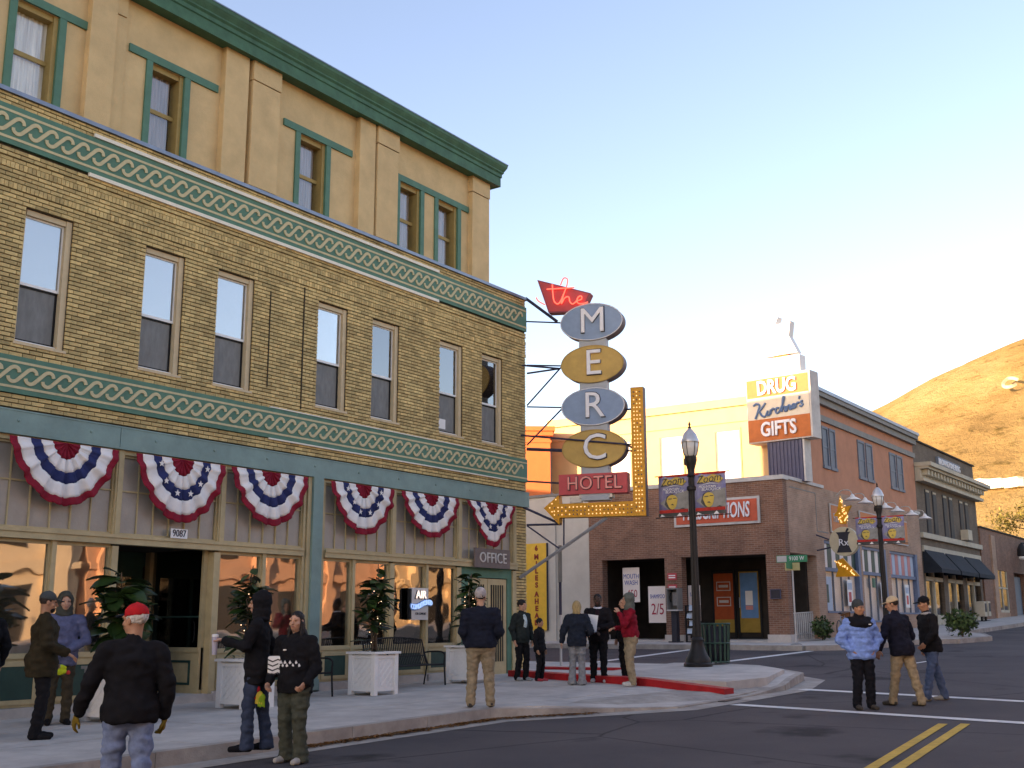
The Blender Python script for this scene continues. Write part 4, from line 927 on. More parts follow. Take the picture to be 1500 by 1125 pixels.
# shop windows on the street side: blue posts, transoms with coloured strips, pale blinds, posters
m_blind = mat('pale_pink_blind', (.80,.71,.65), .8, .08, 2)
m_pink = mat('pink_strip', (.62,.26,.24), .8, .1, 3); m_lightblue = mat('light_blue_strip', (.42,.52,.62), .8, .1, 3)
def shopwin(a, b, zs, n):
    w = K('shop_window', m_bluepost, (a, a+.14, YK+.05, YK+.2, zs, 4.72), (b-.3, b, YK-.01, YK+.2, zs, 4.72), (a+.14, b-.3, YK+.06, YK+.18, 4.6, 4.72), (a+.14, b-.3, YK+.04, YK+.18, 3.52, 3.66), (a, b, YK-.03, YK+.2, zs-.08, zs))
    def WP(nm, m, *q):
        mb = MB().box(*q); mb.v = [(x-XK, y-YK, z-.8) for x, y, z in mb.v]; return mk(nm, mb, m, w)
    for k in range(n):
        x0 = a+.14+(b-a-.44)*k/n; x1 = a+.14+(b-a-.44)*(k+1)/n
        if k: WP('mullion', m_bluegrey, x0-.02, x0+.02, YK+.08, YK+.16, zs, 3.52)
        WP('pane', m_glass_soft, x0+.03, x1-.03, YK+.11, YK+.115, zs, 3.52); WP('blind', m_blind, x0, x1, YK+.2, YK+.21, zs, 3.52)
    q = n*2
    for k in range(q):
        x0 = a+.14+(b-a-.44)*k/q; x1 = a+.14+(b-a-.44)*(k+1)/q; WP('transom_strip', [m_pink, m_lightblue][k % 2] if a > 50 else [m_blind, m_darkgreen][k % 2], x0+.02, x1-.02, YK+.12, YK+.14, 3.66, 4.6)
    return w, WP
w1, P1 = shopwin(43.41,47.69,1.98,4); w2, P2 = shopwin(47.96,51.25,1.62,3); w3, P3 = shopwin(51.84,56.14,1.98,4)
P1('flyer', m_lightblue, 43.46,44.2,YK+.07,YK+.075,2.0,3.3); P1('flyer', m_darkgreen, 43.5,43.8,YK+.06,YK+.065,2.3,3.0)
for PP, x in ((P1, 45.9), (P2, 50.3), (P3, 53.9)):
    PP('poster', m_whiteplain, x, x+.62, YK+.03, YK+.036, 2.2, 3.25); PP('poster_heading', m_lightblue, x+.06, x+.56, YK+.024, YK+.03, 2.85, 3.12); PP('poster_price', m_sred, x+.15, x+.45, YK+.024, YK+.03, 2.35, 2.75)
P2('balloon_column', m_green, 49.1,49.35,YK-.05,YK+.02,3.0,3.4)
rl2 = empty('ramp_railing', 'pale metal railing inside the brick arch of the drug store', 'railing', (40.1, YK+.25, g(41)+.19))
mk('rail', MB().tube([(0,0,.95),(2.3,0,1.02)], .025).tube([(0,0,.2),(2.3,0,.24)], .02), m_cop, rl2)
for k in range(12): mk('baluster', MB().box(.05+.2*k, .10+.2*k, -.02, .02, 0, .98), m_cop, rl2)
# arcade doors and posters (face -x)
def facing_w(name, lab, cat, x, y, z):         # root whose local -y looks towards -x (local x runs towards -y)
    return empty(name, lab, cat, (x, y, z), R(-90))
m_dor = mat('orange_red_door', (.42,.075,.02), .5, .15, 4); m_dbl = mat('blue_door_panel', (.10,.25,.46), .5, .12, 4); m_ochre = mat('ochre_kick', (.36,.22,.04), .6, .15, 4)
zf = g(41)+.2
d1 = facing_w('shop_door', 'orange red door panel in the dark brick arcade', 'door', 42.28, 19.3, zf)
mk('leaf', MB().box(-.42,.42,-.04,.0,.25,2.55), m_dor, d1); mk('kick_plate', MB().box(-.42,.42,-.05,-.041,.25,.75), m_ochre, d1); mk('frame', MB().frame(-.5,.5,.0,2.7,.08,-.06,.0), m_black, d1)
for zz in (1.45, 2.05): mk('notice', MB().frame(-.3,.3,zz-.18,zz+.18,.03,-.055,-.041), m_cop, d1); mk('notice_text', MB().box(-.2,.2,-.05,-.042,zz-.05,zz+.05), m_cop, d1)
d2 = facing_w('shop_door', 'blue door panel with small white notice in the dark brick arcade', 'door', 42.28, 18.22, zf)
mk('leaf', MB().box(-.42,.42,-.04,.0,.25,2.6), m_ochre, d2); mk('panel', MB().box(-.36,.36,-.055,-.041,.8,2.55), m_dbl, d2); mk('notice', MB().box(-.15,.15,-.07,-.056,1.3,1.85), m_whiteplain, d2); mk('notice_foot', MB().box(-.15,.15,-.07,-.056,1.12,1.28), m_pink, d2); mk('frame', MB().frame(-.5,.5,0,2.7,.08,-.06,.0), m_black, d2)
mk('handle', MB().tube([(-.39,-.09,1.2),(-.39,-.09,1.6)], .02), m_galv, d2)
def poster(lab, x, y, z, w, h, lines):
    p = facing_w('poster', lab, 'poster', x, y, z); mk('sheet', MB().box(-w/2, w/2, -.012, 0, 0, h), m_blind, p)
    for t, s, zz, mm, xs in lines: text('lettering', t, s, (0, -.016, zz), mm, p, .003, xs=xs)
    return p
m_pblue = mat('poster_blue', (.05,.09,.34), .7, .1, 5); m_pred = mat('poster_red', (.42,.02,.05), .7, .1, 5)
poster('tall white poster advertising MOUTH WASH in blue and red', XK+.45, 22.15, 2.35, .75, 1.35, [('MOUTH',.26,1.0,m_pblue,.75),('WASH',.26,.75,m_pblue,.8),('.450',.42,.32,m_pred,.75)])
poster('white poster advertising SHAMPOO beside the payphone', XK+.45, 21.0, 1.55, .8, 1.4, [('SHAMPOO',.22,1.0,m_pblue,.62),('2/5',.6,.5,m_pred,.75)])
poster('narrow white poster with red price partly behind the lamp post', XK+.5, 19.45, 1.6, .5, 1.35, [('SOAP',.2,1.0,m_pblue,.7),('5c',.4,.5,m_pred,.8)])
for k, zz in enumerate((2.85, 3.28)):
    q = facing_w('red_notice', ('lower' if k == 0 else 'upper')+' of two small red notices on the brick pier', 'sign', XK-.03, 20.1, zz); mk('plate', MB().box(-.19,.19,-.01,.02,-.13,.13), m_sred, q); mk('white_line', MB().box(-.14,.14,-.016,-.011,.02,.06).box(-.14,.14,-.016,-.011,-.06,-.02), m_whiteplain, q)
q = facing_w('wall_plaque', 'small dark plaque on the drug store corner pier', 'sign', XK-.03, 15.95, 2.55); mk('plate', MB().box(-.19,.19,-.03,.02,-.16,.16), m_outline, q, bevel=.02); mk('raised_edge', MB().frame(-.2,.2,-.17,.17,.025,-.04,.0), m_bluebase, q)
# PRESCRIPTIONS board on the arcade
pr = facing_w('wall_sign', 'orange red PRESCRIPTIONS board on the brick arcade behind the banners', 'sign', XK-.02, 18.15, 5.14)
mk('board', MB().box(-1.76,1.76,-.06,.0,0,1.0), m_cop, pr); mk('red_field', MB().box(-1.66,1.66,-.075,-.061,.09,.91), mat('coral_red', (.58,.10,.05), .6, .1, 4), pr)
text('lettering', 'PRESCRIPTIONS', .80, (0, -.10, .5), m_letter, pr, .02, xs=.485, shear=.12, offset=.012)
# big roof sign
m_kor = mat('orange_enamel', (.52,.13,.025), .5, .14, 4, dirt=.15)
rs = facing_w('roof_sign', 'tall orange and white drug and gifts box sign on store corner', 'sign', 41.35, 16.2, 6.8); rs.rotation_euler = (0, 0, R(-96))
Wd = 1.38
mk('pedestal', MB().box(-.62,.88,.0,.5,0,1.62), m_bluebase, rs)
for k in range(10): mk('rib', MB().box(-.60+.155*k, -.55+.155*k, -.03, .0, .05, 1.6), m_bluebase, rs)
mk('pedestal_edge', MB().box(.881,.95,-.02,.52,0,1.62), m_cop, rs)
mk('case', MB().box(-Wd,Wd,-.1,.62,1.63,4.25), m_cop, rs, bevel=.015)
mk('face_top', MB().box(-Wd+.04,Wd-.08,-.115,-.1,3.42,4.15), m_kor, rs); mk('face_middle', MB().box(-Wd+.04,Wd-.08,-.115,-.1,2.55,3.42), mat('cream_enamel', (.62,.57,.47), .5, .08, 4), rs); mk('face_bottom', MB().box(-Wd+.04,Wd-.08,-.115,-.1,1.68,2.55), m_kor, rs)
text('lettering', 'DRUG', .78, (-.02,-.16,3.76), m_letter, rs, .03, xs=.78, offset=.02); text('lettering', 'GIFTS', .78, (-.02,-.16,2.1), m_letter, rs, .03, xs=.78, offset=.02)
m_kb = mat('script_blue', (.10,.18,.32), .5, .1, 5); mb = MB()
def kx(p): return [((x-552)/430*1.62, -.14, 2.98+(725-z_)/430*1.62) for x, z_ in p]
for st in ([(270,690),(305,672),(340,690),(318,760),(285,830)], [(410,672),(350,740),(318,752)], [(330,745),(362,800),(400,815),(432,760)], [(432,755),(420,800),(450,800),(470,750)], [(470,748),(462,800)], [(465,772),(490,745),(510,752)], [(560,745),(535,742),(520,775),(535,797),(570,780)], [(570,780),(610,700),(625,640),(612,650),(592,790)], [(595,770),(620,740),(635,750),(628,785),(650,780)], [(655,735),(648,785)], [(650,765),(675,732),(690,742),(684,775),(705,770)], [(705,765),(740,745),(735,725),(715,735),(712,765),(745,765)], [(755,722),(750,765)], [(752,740),(775,715),(790,722)], [(800,650),(790,680)], [(830,700),(805,715),(828,738),(812,758),(792,748)]):
    mb.tube([tuple(p) for p in spline([(x*1, y, z_) for x, y, z_ in kx(st)], 4)], .045, 5)
mk('script_lettering', mb, m_kb, rs)
mk('top_box', MB().box(-.75,.95,.0,.5,4.252,4.95), m_whiteplain, rs, bevel=.01); mk('mortar', MB().prism([(-.55,5.05),(.85,5.05),(.52,5.75),(.62,6.35),(-.05,6.28),(.1,6.6),(-.12,6.66),(-.25,6.3),(-.52,6.25),(-.34,5.7)], .05, .42), m_whiteplain, rs); mk('stem', MB().box(-.2,.4,.15,.35,4.94,5.06), m_kor, rs)
# gooseneck lamps and orange boards on the street side
goose = None
def gooseneck(x, lab):
    r_ = empty('gooseneck_lamp', lab, 'lamp', (x, YK, 6.55), group='gooseneck lamps over the drug store windows')
    mk('arm', MB().tube(spline([(0,0,.0),(0,-.3,.22),(0,-.62,.2),(0,-.72,.0)], 4), .022, 6), m_cop, r_, smooth=True); mk('shade', MB().lathe([(.03,.06),(.07,.02),(.10,-.05),(.32,-.17),(.33,-.19),(.30,-.185),(.06,-.06)], (0,-.72,0), 16), m_whiteplain, r_, smooth=True)
for k, x in enumerate((45.0,46.6,49.3,51.0,53.2,55.4)): gooseneck(x, ('first','second','third','fourth','fifth','sixth')[k]+' white gooseneck lamp along the drug store, counted from the corner')
m_kor2 = mat('orange_board', (.60,.20,.07), .6, .12, 4)
for k, (a, b, t, lab) in enumerate(((44.15,46.15,'FOUNTAIN','orange FOUNTAIN board on the drug store behind the bulb arrow'),(47.75,50.1,'COSMETICS','orange board on the drug store just left of the far lamp post'),(52.3,54.6,'GIFTS','orange board on the drug store just right of the far lamp post'))):
    r_ = empty('wall_sign', lab, 'sign', ((a+b)/2, YK-.03, 5.05)); w = (b-a)/2; mk('board', MB().box(-w,w,-.05,.0,0,1.15), m_cop, r_); mk('orange_field', MB().box(-w+.06,w-.06,-.062,-.051,.06,1.09), m_kor2, r_)
    text('lettering', t, .5, (0,-.075,.58), m_cop, r_, .01, xs=1.75/len(t)/.33*.9)
# round Rx sign with bulb arrow, projecting over the pavement (faces -x)
rx = facing_w('pharmacy_sign', 'round cream Rx mortar sign with orange bulb arrow over pavement', 'sign', 42.6, 14.4, 4.55)
mk('disc', MB().prism(ell(0,0,.55,.55,40), -.12, .12), mat('cream_sign', (.55,.48,.33), .5, .1, 4), rx, smooth='auto')
mk('mortar', MB().prism([(-.28,.35),(.28,.35),(.2,.25),(.15,-.05),(.3,-.42),(-.28,-.42),(-.14,-.05),(-.2,.25)], -.135, -.12), m_outline, rx); mk('pestle', MB().tube([(.12,-.125,.35),(.2,-.125,.48)], .04), m_outline, rx)
text('lettering', 'Rx', .36, (.0,-.145,-.05), m_letter, rx, .006)
mk('arm', MB().tube([(-1.1,0,.3),(-.6,0,.1)], .03).tube([(-1.1,0,-.3),(-.55,0,-.2)], .03), m_steel, rx)
a_ = mk('bulb_arrow', MB().prism([(-.12,.66),(.12,.66),(.18,1.05),(.36,1.35),(.05,1.3),(-.05,1.75),(-.2,1.15),(-.34,1.0),(-.2,.95)], -.07, .07), m_sorange, rx)
mk('bulb_tail', MB().prism([(-.4,-.75),(-.1,-.62),(.5,-1.32),(-.42,-1.32),(-.3,-1.05)], -.07, .07), m_sorange, rx)
bl = MB(); rq = random.Random(8)
for q in range(34):
    t = rq.random(); bl.ball((rq.uniform(-.15,.2)*(1.2-t*.7), -.085, .72+t*.9), .026, 5, 3)
for q in range(22):
    t = rq.random(); bl.ball((-.35+t*.75+rq.uniform(-.08,.08), -.085, -.72-t*.55), .026, 5, 3)
tag(mk('bulbs', bl, n_bulb, a_), kind='stuff')
# ---- white one storey building and orange storey further along the side street
ww = empty('white_building', 'plain off white single storey building left of the brick arcade', 'building', (XK, 28, .8))
def off3(o): 
    def f(name, m, *bx, rot=None):
        mb = MB()
        for b in bx: mb.box(*b)
        L = o.location; mb.v = [(x-L.x, y-L.y, z-L.z) for x, y, z in mb.v]; return mk(name, mb, m, o)
    return f
W_ = off3(ww); W_('wall', m_offwhite, (XK+.02, 42.2, 23.82, 48, .5, 6.72)); W_('coping', m_grey, (XK-.05, XK+.3, 23.84, 48, 6.722, 6.82)); W_('pilaster', m_offwhite, (XK-.04, XK+.1, 25.4, 25.9, .5, 6.70)); W_('door', m_grey, (XK-.01, XK+.1, 30, 31.2, .8, 3.2))
ob = empty('orange_building', 'bright orange sunlit upper storey behind the hotel sign', 'building', (40.9, 26.6, 6.83), R(38))
# local x = away along the shaded side, local y = along the lit side
mk('wall', MB().box(0,4.0,0,7,0,2.75), m_orange, ob); mk('cornice', MB().box(-.12,4.1,-.12,7.1,2.75,2.95).box(-.2,4.2,-.2,7.2,2.95,3.15).box(-.04,4.05,-.05,7.05,2.45,2.55), m_orange, ob)
wn_ = mk('window', MB().box(.12,.30,-.06,.05,.25,2.1).box(1.2,1.38,-.06,.05,.25,2.1).box(.3,1.2,-.06,.05,1.95,2.1).box(.02,1.45,-.1,.05,.15,.25).box(.3,1.2,-.04,.05,1.15,1.22), m_bluegrey, ob); mk('pane', MB().box(.3,1.2,-.01,.02,.25,1.95), m_blind, wn_)
# ---- dark brick building with dentil cornice
m_dbrick = brick_tex('dark_brown_brick', (.16,.115,.08), (.12,.085,.06), (.16,.13,.1), .24, .075)
m_stone = mat('cream_stone', (.50,.45,.35), .8, .1, 2, dirt=.15)
db = empty('brick_commercial_building', 'dark brown brick building with cream dentil cornice and black awnings', 'building', (57, YK, 1.2)); D_ = off3(db)
DX0, DX1 = 57.05, 69.3
D_('wall', m_dbrick, (DX0, DX1, YK+.06, YK+.4, 5.0, 10.45), (DX0, DX0+.5, YK+.06, YK+.4, 1, 5.0), (DX1-.5, DX1, YK+.06, YK+.4, 1, 5.0), (60.9, 61.7, YK+.06, YK+.4, 1, 5.0), (64.9, 65.7, YK+.06, YK+.4, 1, 5.0), (DX0, DX0+.3, YK+.4, 28, 1, 10.45), (DX1-.3, DX1, YK+.4, 28, 1, 10.45), (DX0, DX1, 27.7, 28, 1, 10.45))
D_('coping', m_dark, (DX0-.02, DX1+.05, YK-.02, YK+.5, 10.452, 10.54)); D_('roof', m_dark, (DX0+.3, DX1-.3, YK+.4, 27.7, 9.9, 10.0)); D_('cornice', m_stone, (DX0+.05, DX1+.5, YK-.75, YK+.06, 9.12, 9.32), (DX0+.1, DX1+.4, YK-.6, YK+.06, 9.0, 9.12), (DX0+.1, DX1+.15, YK-.2, YK+.06, 8.55, 9.0), (DX0+.1, DX1+.25, YK-.35, YK+.06, 8.4, 8.55))
for k in range(20): D_('dentil', m_stone, (57.5+.6*k, 57.75+.6*k, YK-.5, YK-.2, 8.72, 8.99))
for x in (58.6,59.9,61.9,63.1,65.3,66.5):
    w = D_('window', m_outline, (x, x+.75, YK+.03, YK+.08, 5.9, 8.15)); L = db.location
    mk('head_glint', MB().box(x-57+.05, x-57+.6, -.01, .02, 8.0-1.2, 8.1-1.2), m_stone, w); mk('pane', MB().box(x-57+.06, x-57+.69, .01, .025, 6.0-1.2, 7.95-1.2), mat('dark_pane_%d' % int(x*10), (.02,.03,.04), .5, .2, 2, spec=.1), w)
D_('window_cooler', m_stone, (65.2,66.1,YK-.35,YK+.05,5.95,6.5)); D_('ledge', m_stone, (DX0+.1, DX1, YK-.12, YK+.06, 5.62, 5.88)); D_('sign_band', m_stone, (DX0+.3, DX1-.2, YK-.04, YK+.06, 4.95, 5.25))
bs = empty('building_sign', 'long white name board on the dark brick parapet', 'sign', (63.4, YK, 9.55)); mk('board', MB().box(-2.2,2.2,-.1,.05,0,.55), m_bluegrey, bs); text('lettering', 'BROWNSTONE BLDG', .46, (0,-.12,.28), m_letter, bs, .02, xs=.98)
for k, x in enumerate((57.55,61.7,65.7)):
    xe = x+3.35; w = D_('shop_window', m_stone, (x, xe, YK+.08, YK+.14, 3.55, 3.75), (x, x+.18, YK+.08, YK+.2, 1.2, 5.0), (x+1.6, x+1.75, YK+.08, YK+.2, 1.2, 4.9), (x, xe, YK+.08, YK+.3, 1.2, 1.9)); mk('pane', MB().box(x-57, xe-57, .2, .21, .7, 3.8), m_shop, w); mk('dark_room', MB().box(x-57, xe-57, 1.4, 1.45, 0, 3.8), m_interior, w)
m_awn = mat('black_awning', (.018,.024,.032), .85, .25, 3)
for k, x in enumerate((57.4,61.25,65.1)):
    r_ = empty('awning', ('nearest','middle','farthest')[k]+' of three black fabric awnings on the dark brick building', 'awning', (x, YK, 3.9), group='black awnings over the shop windows'); W2 = 3.55
    mk('canopy', MB().add([(0,.05,1.25),(W2,.05,1.25),(W2,-.8,.2),(0,-.8,.2),(0,-.8,0),(W2,-.8,0),(0,.05,0),(W2,.05,0)], [(0,1,2,3),(3,2,5,4),(0,3,4,6),(1,7,5,2)]), m_awn, r_)
    mk('frame', MB().tube([(0.02,0,.05),(.02,-.78,.03),(W2-.02,-.78,.03),(W2-.02,0,.05)], .02), m_black, r_)
# ---- low brick building at the far right, with window, lamp arm and board
lb = empty('low_brick_building', 'low brown brick building beyond the dark one at right edge', 'building', (69.4, YK, 1.5)); L_ = off3(lb)
L_('wall', m_rbrick, (69.35, 100, YK-.02, 26, 4.6, 6.9), (69.35, 72.6, YK-.02, 26, 1, 4.6), (75.6, 77.5, YK-.02, 26, 1, 4.6), (81, 100, YK-.02, 26, 1, 4.6), (72.6, 75.6, YK+.5, 26, 1, 4.6), (77.5, 81, YK+.5, 26, 1, 4.6)); L_('coping', m_dark, (69.3, 100, YK-.08, YK+.4, 6.902, 7.0)); L_('pier', m_rbrick2, (71.6,72.58,YK-.12,YK-.02,1,6.6))
w = L_('window', m_stone, (72.62,72.72,YK-.0,YK+.1,2.2,4.6), (75.48,75.58,YK,YK+.1,2.2,4.6), (72.72,75.48,YK,YK+.1,3.5,3.6), (72.72,75.48,YK,YK+.1,2.1,2.25), (74.0,74.1,YK,YK+.1,2.2,4.6)); mk('pane', MB().box(72.7-69.4,75.5-69.4,.05,.06,.7,3.1), m_shop, w); L_('sill_wall', m_rbrick2, (72.6,75.6,YK-.01,YK+.4,1,2.1)); L_('door', m_bluegrey, (77.6,80.9,YK+.3,YK+.4,1,4.4))
al = empty('arm_lamp', 'dark street lamp on a long arm before the low brick building', 'lamp', (80.5, 12.7, g(80)+.17)); mk('post', MB().tube([(0,0,0),(0,0,4.6)], .07), m_black, al); mk('arm', MB().tube([(0,0,4.55),(-1.5,.4,4.5),(-6.0,1.6,4.25)], .05), m_black, al); mk('head', MB().lathe([(.12,0),(.25,-.3),(.28,-.7),(.18,-.75)], (-6.0,1.6,4.2), 10), m_black, al); mk('lens', MB().ball((-6.0,1.6,3.4), (.22,.22,.16)), mat('lamp_lens', (.7,.72,.7), .3, .05, 5), al)
sbd = empty('sandwich_board', 'pale board on a stand before the low brick building', 'sign', (77.6, 13.6, g(77.6)+.17)); mk('panel', MB().box(-.75,.75,-.03,.03,.7,2.0), mat('grey_board', (.36,.36,.37), .6, .08, 4), sbd); mk('leg', MB().box(-.6,-.52,-.02,.02,0,.7), m_black, sbd); mk('leg', MB().box(.52,.6,-.02,.02,0,.7), m_black, sbd)
for k, x in enumerate((65.5, 66.4)):
    bx = empty('newspaper_box', ('left' if k == 0 else 'right')+' pale newspaper box under the far awning', 'box', (x, 14.9, g(x)+.17)); mk('case', MB().box(-.28,.28,-.25,.25,.25,1.05), m_stone, bx, bevel=.02); mk('stand', MB().box(-.05,.05,-.05,.05,0,.25).box(-.22,.22,-.2,.2,0,.03), m_black, bx); mk('window', MB().box(-.2,.2,-.262,-.251,.5,.95), m_outline, bx)
# hillside 'C' and white pipe segments
cpts = [(1494,564.5),(1488,562.5),(1480,564),(1474,569),(1474,574),(1479,576),(1487,574.5),(1493,571.5)]
cp = [on_hill(*p) for p in cpts]
if all(cp):
    mb = MB(); P = spline([tuple(p) for p in cp], 4); q = [Vector((p.x-6, p.y, hill_z(p.x, p.y)+g(p.x)-1.2+2.5)) for p in P]
    n = len(q)
    for i in range(n):
        t = (q[min(n-1, i+1)]-q[max(0, i-1)]).normalized(); vdir = (q[i]-Vector((0,0,1.5))).normalized(); s_ = t.cross(vdir).normalized()*.95
        mb.v += [tuple(q[i]-s_), tuple(q[i]+s_)]
    for i in range(n-1): mb.f.append((2*i, 2*i+2, 2*i+3, 2*i+1)); mb.m.append(0)
    o = tag(mk('hillside_letter', mb, mat('whitewashed_stone', (.55,.46,.30), .9, .2, .3)), 'large white letter C laid out on the hillside', 'letter'); so = o.modifiers.new('depth', 'SOLIDIFY'); so.thickness = .6
lab3 = ['left','middle','right']
for k, (xa, xb, yy) in enumerate(((1435,1446,712.5),(1449,1473,712.5),(1476,1499,711))):
    a, b = on_hill(xa, yy+3), on_hill(xb, yy+3)
    if a and b:
        z_ = max(a.z, b.z); c_ = (a+b)/2; r_ = empty('water_tank', lab3[k]+' of three long white sunlit tanks on the hillside', 'tank', (c_.x-4, c_.y, c_.z)); hl = (b-a).length/2; r_.rotation_euler = (0, 0, math.atan2((b-a).y, (b-a).x))
        mk('shell', MB().box(-hl, hl, -2, 2, -.5, 3.4), m_whiteplain, r_, bevel=.4); mk('roof', MB().box(-hl-.2, hl+.2, -2.2, 2.2, 3.41, 3.7), m_whiteplain, r_)
# ================================================================== STREET FURNITURE
m_glassbowl = mat('lantern_glass', (.62,.60,.55), .25, .1, 4, spec=.6); m_lampmetal = mat('lamp_cap_silver', (.55,.55,.56), .35, .1, 6, metal=.5)
m_lamp = mat('lamp_post_black', (.014,.012,.011), .55, .25, 9, spec=.35)
def lamp(x, y, z, H_, lab):
    r_ = empty('street_lamp', lab, 'street lamp', (x, y, z), group='black lamp posts with banners')
    k = H_/5.8
    mk('base', MB().lathe([(.34,0),(.34,.06),(.30,.10),(.30,.16),(.24,.26),(.17,.42),(.14,.58),(.15,.62),(.11,.68)], n=16), m_lamp, r_, smooth='auto')
    mb = MB(); n = 24
    for zz, rr in ((.66,.105),(4.55*k,.075)):
        for j in range(n): a = 2*math.pi*j/n; q = rr*(1 if j % 2 else .9); mb.v.append((q*math.cos(a), q*math.sin(a), zz))
    for j in range(n): mb.f.append((j, (j+1) % n, n+(j+1) % n, n+j)); mb.m.append(0)
    mk('shaft', mb, m_lamp, r_)
    mk('capital', MB().lathe([(.075,0),(.11,.04),(.085,.08),(.09,.2),(.13,.34),(.15,.42),(.15,.5),(.12,.52)], (0,0,4.53*k), 16), m_lamp, r_, smooth='auto')
    lz = 5.05*k
    mk('lantern_glass', MB().lathe([(.12,0),(.15,.05),(.185,.2),(.205,.36)], (0,0,lz), 12), m_glassbowl, r_, smooth=True)
    for j in range(6): a = j*math.pi/3; mk('rib', MB().tube([(.125*math.cos(a), .125*math.sin(a), lz), (.157*math.cos(a), .157*math.sin(a), lz+.05), (.192*math.cos(a), .192*math.sin(a), lz+.2), (.212*math.cos(a), .212*math.sin(a), lz+.36)], .009, 4), m_lamp, r_)
    mk('lantern_roof', MB().lathe([(.225,0),(.225,.05),(.20,.09),(.16,.2),(.08,.3),(.04,.34)], (0,0,lz+.36), 14), m_lampmetal, r_, smooth='auto')
    mk('finial', MB().lathe([(.03,0),(.045,.03),(.02,.07),(.035,.11),(.005,.19)], (0,0,lz+.69), 8), m_lamp, r_)
    mk('banner_arm', MB().tube([(0,-1.0,4.62*k),(0,1.0,4.62*k)], .014), m_lamp, r_); mk('banner_arm', MB().tube([(0,-1.0,3.58*k),(0,1.0,3.58*k)], .014), m_lamp, r_); mk('collar', MB().lathe([(.1,0),(.12,.03),(.12,.09),(.1,.12)], (0,0,4.2*k), 12).box(-.06,.06,.06,.16,4.85*k,5.0*k), m_lamp, r_)
    return r_
m_bnpurple = mat('banner_purple', (.17,.165,.36), .8, .3, 2.5, col2=(.36,.36,.52)); m_bndark = mat('banner_smoke', (.07,.075,.07), .8, .4, 4); m_bngrey = mat('banner_grey', (.27,.27,.25), .8, .3, 4); m_bnyel = mat('banner_yellow', (.62,.44,.10), .8, .15, 6); m_bnred = mat('banner_red', (.48,.04,.03), .8, .25, 9)
def banner(x, y, z, w, h, lab, flip=1):
    r_ = facing_w('banner', lab, 'banner', x, y, z); r_['group'] = 'banners on the lamp posts'
    mb = MB(); n = 6
    for i in range(n+1):
        for j in range(n+1): mb.v.append((-w/2+w*i/n, .018*math.sin(i*1.1)*math.sin(j*.9), h*j/n))
    for i in range(n):
        for j in range(n): a = i*(n+1)+j; mb.f.append((a, a+n+1, a+n+2, a+1)); mb.m.append(0)
    o = mk('cloth', mb, m_bnpurple, r_, smooth=True); so = o.modifiers.new('cloth', 'SOLIDIFY'); so.thickness = .008; so.offset = 1
    y0 = -.03
    mk('smoke', MB().prism([(-w*.45,h*.34),(-w*.2,h*.48),(w*.1,h*.55),(w*.5,h*.62),(w*.5,h*.1),(-w*.1,h*.12)], y0, y0+.004), m_bngrey, r_); mk('shadow_shape', MB().prism([(-w*.3,h*.3),(-w*.22,h*.5),(0,h*.56),(-w*.1,h*.3),(w*.05,h*.12),(w*.45,h*.14),(w*.3,h*.2),(w*.1,h*.1),(-w*.1,h*.12)], y0-.005, y0-.001), m_bndark, r_)
    hd = mk('head', MB().prism([(-.03+w*.19*math.cos(a)*(1 if math.sin(a) > 0 else .85), h*.37+h*.16*math.sin(a)*(1 if math.sin(a) > 0 else 1.25)) for a in [i*math.pi/8 for i in range(16)]], y0-.01, y0-.006), m_bnyel, r_)
    mk('marks', MB().box(-.14,-.04,y0-.014,y0-.011,h*.42,h*.44).box(.0,.09,y0-.014,y0-.011,h*.43,h*.45).prism([(-.08,h*.28),(.02,h*.27),(-.02,h*.31)], y0-.014, y0-.011), m_bndark, hd)
    mk('red_stripe', MB().box(-w/2+.02,w/2-.02,y0-.006,y0-.002,h*.085,h*.165), m_bnred, r_); mk('black_foot', MB().box(-w/2,w/2,y0-.004,y0,0,h*.08), m_bndark, r_); mk('white_spark', MB().prism([(w*.1,.0),(w*.2,h*.08),(w*.28,.0)], y0-.01, y0-.005).prism([(-w*.45,.0),(-w*.4,h*.06),(-w*.28,.01)], y0-.01, y0-.005), m_whiteplain, r_)
    mk('splash', MB().prism([(-w*.4,h*.78),(-w*.25,h*.97),(-w*.1,h*.9),(w*.1,h*.96),(w*.3,h*.92),(w*.45,h*.84),(w*.3,h*.74),(w*.1,h*.8),(-w*.15,h*.76)], y0-.004, y0), m_bnyel, r_); text('title', 'Zoom', .26, (-.02, y0-.012, h*.855), m_bndark, r_, .003, shear=.3, rz=R(6)); mk('white_swoosh', MB().prism([(-w*.35,h*.70),(0,h*.76),(w*.35,h*.72),(0,h*.74)], y0-.008, y0-.005), m_whiteplain, r_)
    text('subtitle', 'MOUNTAIN', .085, (-.06, y0-.008, h*.665), m_whiteplain, r_, .003, shear=.2); text('subtitle', 'BLACKJACK', .095, (.04, y0-.008, h*.60), m_whiteplain, r_, .003, shear=.2); mk('top_hem', MB().box(-w/2,w/2,-.02,.02,h-.03,h+.01), m_bnred, r_)
    return r_
z1 = g(25.0)+.255; lamp(25.0, 12.15, z1, 5.75, 'near black lamp post on the pavement corner beside the green bin'); k1 = 5.75/5.8
banner(25.0, 12.15+.49, z1+3.60*k1, .82, 1.0, 'left banner on the near lamp post'); banner(25.0, 12.15-.49, z1+3.60*k1, .82, 1.0, 'right banner on the near lamp post')
z2 = g(42.5)+.17; lamp(42.5, 13.0, z2, 5.6, 'far black lamp post in front of the drug store windows'); k2 = 5.6/5.8
banner(42.5, 13.0+.49, z2+3.60*k2, .82, 1.0, 'left banner on the far lamp post'); banner(42.5, 13.0-.49, z2+3.60*k2, .82, 1.0, 'right banner on the far lamp post')
